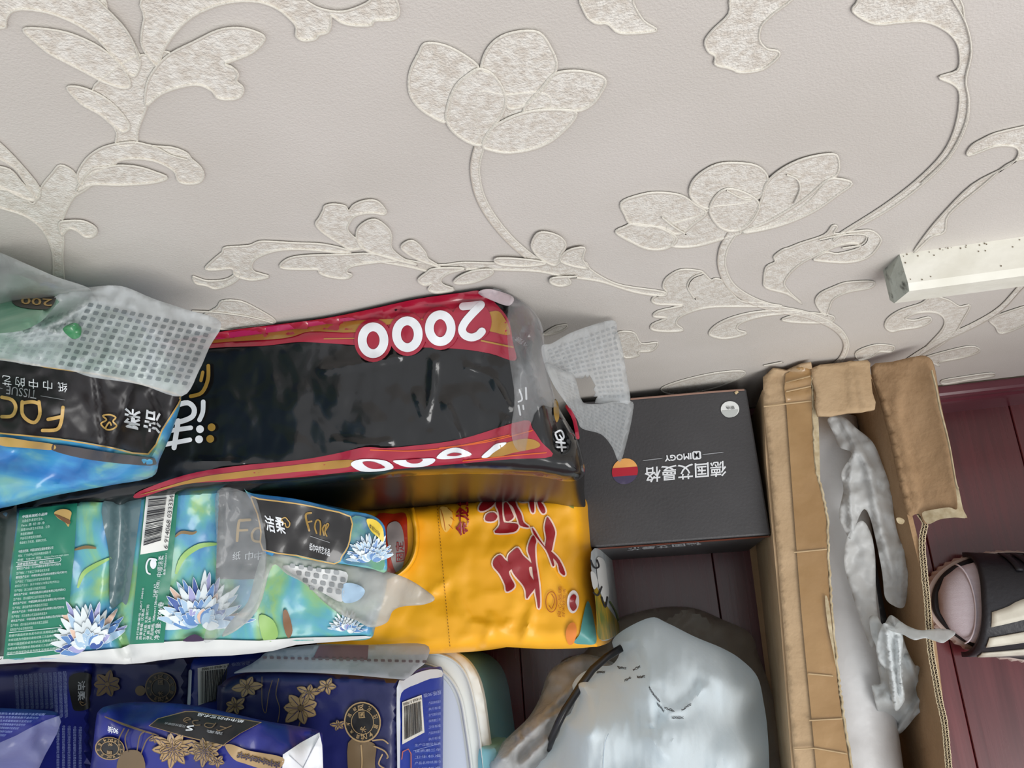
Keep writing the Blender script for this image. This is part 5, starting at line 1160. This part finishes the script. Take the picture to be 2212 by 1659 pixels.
for p in ([(1697, 826), (1750, 812)], [(1698, 846), (1752, 834)], [(1650, 878), (1700, 872), (1753, 866)], [(1715, 1193), (1786, 1186)], [(1748, 1556), (1820, 1552)], [(1716, 1618), (1762, 1616), (1830, 1628)], [(1746, 1455), (1800, 1460)]):
    b.line(SCt, p, 3.5, mat('crease_pale', (186, 160, 122), rough=.6), .0022, .0005, sm=False)
b.build('tape', t)
# torn pale edge along the opening
b = Batch(); random.seed(8)
ed = [(1753, 800), (1756, 870), (1758, 950), (1762, 1010), (1776, 1068), (1786, 1120), (1789, 1200), (1795, 1300), (1804, 1400), (1815, 1500), (1827, 1580), (1840, 1660), (1852, 1760)]
ed = resample(smooth(ed, False, 4), 6, False)
b.line(SCt, [(x + random.uniform(-1.5, 2), y) for x, y in ed], 7, torn, .001, .0015, sm=False, step=6)
b.fill(SCt, [(1757, 870), (1766, 880), (1770, 960), (1772, 1040), (1776, 1080), (1764, 1060), (1757, 1000), (1755, 930)], torn, .0016, 8)
b.fill(SCt, [(1782, 1290), (1790, 1300), (1800, 1380), (1806, 1440), (1798, 1400), (1788, 1350)], torn, .003, 8)
b.build('torn_edge', t, True)
# small inner flap square and big bent flap
S1 = [(1752, 797), (1800, 786), (1872, 779), (1878, 800), (1884, 850), (1889, 885), (1830, 893), (1766, 899), (1762, 850)]
o_, _ = sheet('inner_flap', t, S1, [(1755, 800, CZ + .010), (1875, 780, CZ + .006), (1888, 885, CZ + .012), (1766, 898, CZ + .014)], card, step=9, bump=addf(nz(60, .001, 311), crease([[(1835, 800), (1842, 890)], [(1850, 805), (1866, 888)]], .003, 4)), thick=.0035, sm=2, ymax=.2)
S2 = [(1882, 794), (1930, 782), (1985, 769), (2006, 772), (2016, 790), (2024, 830), (2032, 880), (2050, 960), (2064, 1040), (2078, 1100), (2088, 1118), (2060, 1112), (2030, 1118), (2000, 1132), (1985, 1108), (1962, 1112), (1945, 1040), (1928, 960), (1905, 870)]
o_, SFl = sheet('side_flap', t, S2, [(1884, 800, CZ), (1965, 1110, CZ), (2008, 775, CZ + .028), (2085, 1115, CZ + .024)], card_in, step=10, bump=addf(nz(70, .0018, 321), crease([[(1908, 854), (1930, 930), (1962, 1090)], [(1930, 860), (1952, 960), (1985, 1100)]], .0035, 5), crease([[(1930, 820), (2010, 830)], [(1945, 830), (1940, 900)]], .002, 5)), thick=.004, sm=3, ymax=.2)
b = Batch()
b.fill(SFl, [(1992, 1108), (2020, 1100), (2050, 1096), (2068, 1098), (2064, 1050), (2070, 1052), (2080, 1098), (2088, 1118), (2062, 1118), (2030, 1122), (2004, 1132)], torn, .0026, 7)
b.line(SFl, [(2012, 800), (2022, 838), (2030, 880), (2050, 960), (2064, 1040), (2070, 1056)], 5, torn, .0024, .0015, step=6)
b.build('torn_edge', t, True)
# corrugated edge: liner, liner and fluting between
b = Batch(); EDG = [(1986, 1108), (1998, 1130), (1992, 1170), (1997, 1240), (2003, 1300), (2010, 1400), (2022, 1470), (2030, 1515), (2040, 1560), (2046, 1620), (2054, 1700), (2066, 1790)]
SEd = Surf([(2000, 1400, CZ + .001)])
ee = resample(smooth(EDG, False, 5), 3.2, False)
b.line(SEd, ee, 13, flute_d, .0, sm=False, step=6)
nrm = []
for i in range(len(ee)):
    d_ = ee[min(i + 1, len(ee) - 1)] - ee[max(i - 1, 0)]; d_ /= np.linalg.norm(d_) + 1e-9; nrm.append(np.array([-d_[1], d_[0]]))
for s_ in (-6.3, 0, 6.3): b.line(SEd, [e_ + n_ * (s_ + random.uniform(-.7, .7)) for e_, n_ in zip(ee, nrm)], 2.2, flute, .0008, .0008, sm=False, step=5)
b.line(SEd, [ee[i] + nrm[i] * (3 + (2.6 if i % 2 else -2.6)) for i in range(len(ee))], 1.3, flute, .0012, .0006, sm=False, step=9)
b.line(SEd, [ee[i] + nrm[i] * (-3 + (2.6 if i % 3 == 0 else -2.6)) for i in range(len(ee))], 1.3, flute, .0012, .0006, sm=False, step=9)
b.build('corrugated_edge', t, True)
b = Batch(); b.fill(SEd, [(1936, 1120), (1944, 1118), (1954, 1124), (1950, 1132), (1940, 1130)], torn, .004, 5); b.build('paper_scrap', t)

# inside the carton: grey roll, crumpled bag, knotted bag
m_roll = mat('grey_roll', (236, 238, 240), (168, 164, 162), rough=.35, scale=9, bump=.5, bscale=60, lo=.42, hi=.78)
rp = [np.array([P(1790, 1000, .15)[0] + .004, .17, .125]), np.array([P(1790, 1000, .15)[0], .08, .125]), np.array([P(1840, 1500, .15)[0], -.10, .125]), np.array([P(1846, 1659, .15)[0] - .004, -.36, .125])]
rp = [rp[0] + (rp[-1] - rp[0]) * k / 14 for k in range(15)]
o_ = tube('foam_roll', None, rp, .035, m_roll, 28); tag(o_, 'long silver-grey roll lying along the left inside of the open carton', 'roll')
mf = film('crumpled_film', (240, 242, 242), .78, rough=.35, bump=.5, bscale=60, trans=.5)
t = empty('plastic_bag', (.15, .06, .1), 'long crumpled translucent plastic bag lying in the back half of the open carton', 'bag', None)
sheet('bag_film', t, [(1788, 905), (1820, 900), (1850, 925), (1885, 955), (1905, 1000), (1925, 1060), (1932, 1120), (1945, 1170), (1962, 1190), (1966, 1240), (1960, 1280), (1952, 1312), (1930, 1308), (1912, 1290), (1906, 1240), (1895, 1180), (1880, 1120), (1866, 1100), (1850, 1130), (1838, 1165), (1822, 1140), (1812, 1110), (1822, 1060), (1818, 1020), (1840, 980), (1812, 965), (1800, 935)],
      [(1800, 920, .182), (1880, 1000, .188), (1830, 1110, .19), (1940, 1200, .185), (1950, 1300, .17)], mf, bump=addf(nz(44, .006, 401), nz(14, .0016, 402), crease([[(1820, 910), (1870, 1000), (1900, 1120), (1930, 1250)], [(1850, 960), (1835, 1040), (1840, 1140)], [(1880, 1010), (1890, 1100), (1915, 1200)], [(1950, 1190), (1945, 1300)]], .007, 5)), step=7)
sheet('bag_film', t, [(1830, 1160), (1860, 1125), (1880, 1150), (1890, 1200), (1892, 1290), (1896, 1340), (1885, 1400), (1862, 1350), (1840, 1280), (1824, 1220)], [(1850, 1150, .188), (1880, 1390, .178), (1830, 1220, .185)], mf, bump=addf(nz(40, .005, 403), nz(14, .0016, 404)), step=7)
b = Batch(); b.fill(Surf([(1880, 1250, .145)]), [(1868, 1190), (1885, 1165), (1890, 1200), (1908, 1300), (1915, 1340), (1898, 1350), (1885, 1300), (1872, 1250)], mat('dark_handle', (42, 44, 48), rough=.4), .0, 10); o_ = b.build('black_item', None)
if o_:
    md = o_.modifiers.new('s', 'SOLIDIFY'); md.thickness = .03; md.offset = -1; tag(o_, 'narrow black object at the bottom of the open carton under the crumpled bag', 'object')
mk = mat('knotted_bag_plastic', (238, 242, 243), rough=.4, alpha=.9, trans=.45, bump=.4, bscale=70)
t = empty('plastic_bag', (.17, -.04, .15), 'knotted white plastic bag in the open carton, one tail over its torn edge', 'bag', None)
sheet('bag_film', t, [(1878, 1334), (1895, 1332), (1908, 1350), (1922, 1330), (1934, 1334), (1945, 1345), (1950, 1372), (1958, 1400), (1975, 1435), (1985, 1440), (2002, 1465), (2006, 1500), (1998, 1530), (1980, 1545), (1950, 1580), (1910, 1606), (1902, 1600), (1896, 1540), (1884, 1490), (1886, 1478), (1902, 1476), (1896, 1440), (1893, 1400), (1882, 1370)],
      [(1890, 1340, .20), (1930, 1345, .21), (1950, 1400, .19), (2000, 1490, .15), (1910, 1600, .12), (1900, 1480, .17), (1930, 1450, .19)], mk, bump=addf(nz(30, .005, 411), nz(12, .0014, 412), crease([[(1905, 1350), (1915, 1420), (1935, 1530)], [(1930, 1345), (1945, 1400), (1945, 1480)], [(1960, 1420), (1995, 1500), (1930, 1590)]], .009, 4)), step=6)
sheet('bag_tail', t, [(1908, 1350), (1935, 1338), (1960, 1352), (1990, 1362), (2030, 1358), (2064, 1366), (2045, 1384), (2032, 1388), (2000, 1378), (1975, 1382), (1950, 1370), (1930, 1365)], [(1915, 1350, .215), (1990, 1370, .232), (2062, 1368, .226)], mk, bump=nz(18, .004, 421), step=5)
sheet('bag_knot', t, [(1893, 1400), (1905, 1350), (1925, 1352), (1948, 1372), (1950, 1400), (1945, 1450), (1955, 1500), (1950, 1520), (1935, 1535), (1925, 1500), (1915, 1450), (1900, 1430)], [(1910, 1360, .222), (1940, 1400, .215), (1945, 1520, .19)], mk, bump=addf(nz(16, .004, 431), crease([[(1915, 1365), (1935, 1520)], [(1940, 1380), (1948, 1500)]], .010, 5)), step=5)

# ================================================================== FOOT IN A SLIDE
def ringloft(name, parent, secs, m, seg=32, cap=True, power=2.0, fmats=None):
    """secs: (center, half-width vector, half-height vector)"""
    V, Fs = [], []; N = len(secs)
    for c, a_, u_ in secs:
        for k in range(seg):
            an = 2 * math.pi * k / seg; ca, sa = math.cos(an), math.sin(an)
            e_ = 2 / power; x = math.copysign(abs(ca) ** e_, ca); y = math.copysign(abs(sa) ** e_, sa)
            V.append(np.array(c) + np.array(a_) * x + np.array(u_) * y)
    for i in range(N - 1):
        for k in range(seg):
            l = (k + 1) % seg; Fs.append([i * seg + k, i * seg + l, (i + 1) * seg + l, (i + 1) * seg + k])
    if cap: Fs.append(list(range(seg))[::-1]); Fs.append([(N - 1) * seg + k for k in range(seg)])
    o = link(name, V, Fs, [m], parent)
    bm = bmesh.new(); bm.from_mesh(o.data); bmesh.ops.recalc_face_normals(bm, faces=bm.faces); bm.to_mesh(o.data); bm.free()
    return o
toe = P(2006, 1306, .028)
ax = P(2212, 1312, .028) - toe; ax[2] = 0; ax /= np.linalg.norm(ax); side = np.array([-ax[1], ax[0], 0.0]); upv = np.array([0, 0, 1.0])
def at(s, l=0.0, z=0.0): return toe + ax * s + side * l + upv * (z - toe[2])
person = empty('person', at(.15, 0, 0), 'foot in a pale pink sock and black slide sandal with white stripes', 'person')
skin = mat('trouser_grey', (70, 72, 80), rough=.85, bump=.4, bscale=300)
sock = mat('pink_sock', (222, 210, 220), (228, 218, 228), rough=.9, scale=60, bump=.6, bscale=700, stretch=(1, 6, 1), sss=0)
# sock: toe to ankle and up the shin, one surface
secs = []
for s_, w_, h_, zc in ((.010, .012, .008, .034), (.016, .026, .014, .036), (.028, .036, .018, .039), (.045, .0415, .021, .042), (.075, .045, .0235, .046), (.105, .0455, .028, .051), (.135, .042, .033, .057), (.165, .038, .038, .065)):
    secs.append((at(s_, .002, zc), side * w_, upv * h_))
for s_, z_, tilt, w_, h_ in ((.192, .074, .3, .036, .044), (.212, .086, .7, .036, .047), (.226, .110, 1.1, .035, .046), (.234, .14, 1.35, .034, .042), (.240, .18, 1.45, .034, .038)):
    secs.append((at(s_, 0, z_), side * w_, (upv * math.cos(tilt) - ax * math.sin(tilt)) * h_))
ringloft('sock', person, secs, sock, 36)
leg = []
for z_, w_, s_ in ((.165, .042, .240), (.20, .052, .242), (.28, .058, .246), (.38, .066, .252), (.48, .07, .258)):
    leg.append((at(s_, 0, z_), side * w_, -ax * w_ * 1.05))
ringloft('trouser_leg', person, leg, skin, 32)
b = Batch()
SK = None
# sock toe seam
seam = []
for k in range(15):
    an = math.radians(8 + 164 * k / 14)
    s0, w0, h0, z0 = .036, .039, .0195, .0405
    bow = .010 * math.sin(an)
    seam.append(at(s0 - .012 + bow, .002, z0) + side * w0 * 1.005 * math.cos(an) + upv * h0 * 1.0 * math.sin(an))
tube('sock_seam', person, seam, .0009, mat('sock_seam', (222, 212, 222), rough=.9), 6)
# slide sole: outline in plan
def sole_outline(k=1.0):
    pts = []
    for s_, l_ in ((0, 0), (.004, .018), (.018, .036), (.042, .049), (.075, .0555), (.105, .055), (.15, .048), (.20, .042), (.25, .040), (.272, .030), (.282, 0), (.272, -.028), (.25, -.038), (.20, -.043), (.15, -.048), (.105, -.052), (.075, -.051), (.042, -.044), (.018, -.030), (.004, -.014)):
        pts.append(np.array([.14 + (s_ - .14) * k, l_ * k]))
    return smooth(pts, True, 6)
def solemesh(name, k, z0, z1, m, scal=0.0, rim=0.0):
    o2 = sole_outline(k); n_ = len(o2); V, Fs = [], []
    for j, (z_, ex) in enumerate(((z0, 0), ((z0 + z1) / 2, .002), (z1, 0))):
        for i, p_ in enumerate(o2):
            d_ = p_ - np.array([.14, 0]); d_ /= np.linalg.norm(d_) + 1e-9
            w_ = scal * (math.sin(i * 2 * math.pi / 2.0) if False else (1 if (i // 1) % 2 else -1)) * (1 if j < 2 else 0)
            q_ = p_ + d_ * (ex + w_); V.append(at(q_[0], q_[1], z_))
    for j in range(2):
        for i in range(n_):
            l = (i + 1) % n_; Fs.append([j * n_ + i, j * n_ + l, (j + 1) * n_ + l, (j + 1) * n_ + i])
    c0 = len(V); V.append(at(.14, 0, z0)); V.append(at(.14, 0, z1))
    for i in range(n_):
        l = (i + 1) % n_; Fs.append([c0, l, i]); Fs.append([c0 + 1, 2 * n_ + i, 2 * n_ + l])
    return link(name, V, Fs, [m], person, False)
solemesh('sole', 1.0, 0.0, .021, mat('sole_pinkish', (196, 176, 168), rough=.6), .0012)
fb = solemesh('footbed', .955, .0205, .0265, mat('footbed_black', (34, 32, 36), rough=.6))
# strap: band over the instep
strap_m = mat('strap_black', (32, 32, 38), rough=.42, bump=.2, bscale=200)
V, Fs = [], []; NS, NA = 22, 30
def strap_pt(s_, a_, out=0.0):
    """s_ 0..1 along foot, a_ 0..pi across"""
    s0 = .031 + .012 * (math.cos(a_) * .5 + .5) ; s1 = .155
    s__ = s0 + (s1 - s0) * s_
    w_ = .0505 - .004 * s_ + out; h_ = .056 + .028 * s_ + out
    return at(s__, .002 + w_ * math.copysign(abs(math.cos(a_)) ** .8, math.cos(a_)), .012 + h_ * math.sin(a_) ** .85)
for i in range(NS):
    for j in range(NA): V.append(strap_pt(i / (NS - 1), math.pi * j / (NA - 1)))
for i in range(NS - 1):
    for j in range(NA - 1): Fs.append([i * NA + j, i * NA + j + 1, (i + 1) * NA + j + 1, (i + 1) * NA + j])
st = link('strap', V, Fs, [strap_m], person); md = st.modifiers.new('s', 'SOLIDIFY'); md.thickness = .005; md.offset = 0; 
def strap_patch(name, f, m, nu=24, nv=4, out=.0032, par=st):
    V, Fs = [], []
    for i in range(nu):
        for j in range(nv):
            s_, a_ = f(i / (nu - 1), j / (nv - 1)); V.append(strap_pt(s_, a_, out))
    for i in range(nu - 1):
        for j in range(nv - 1): Fs.append([i * nv + j, i * nv + j + 1, (i + 1) * nv + j + 1, (i + 1) * nv + j])
    o = link(name, V, Fs, [m], par); md = o.modifiers.new('s', 'SOLIDIFY'); md.thickness = .0014; md.offset = 0
    return o
stw = mat('stripe_white', (224, 222, 208), (206, 202, 188), rough=.5, scale=60)
A = math.pi
for k in range(3):
    a0 = A * (.53 + .15 * k)
    strap_patch('stripe', lambda u, v, a0=a0: (.06 + .94 * u, a0 - .62 * u + v * A * .078), stw)
for k in range(7):
    strap_patch('strap_rib', lambda u, v, k=k: (.22 + .10 * k + .05 * v + .05 * u, A * (.12 + .20 * u)), strap_m, 12, 3, .004)
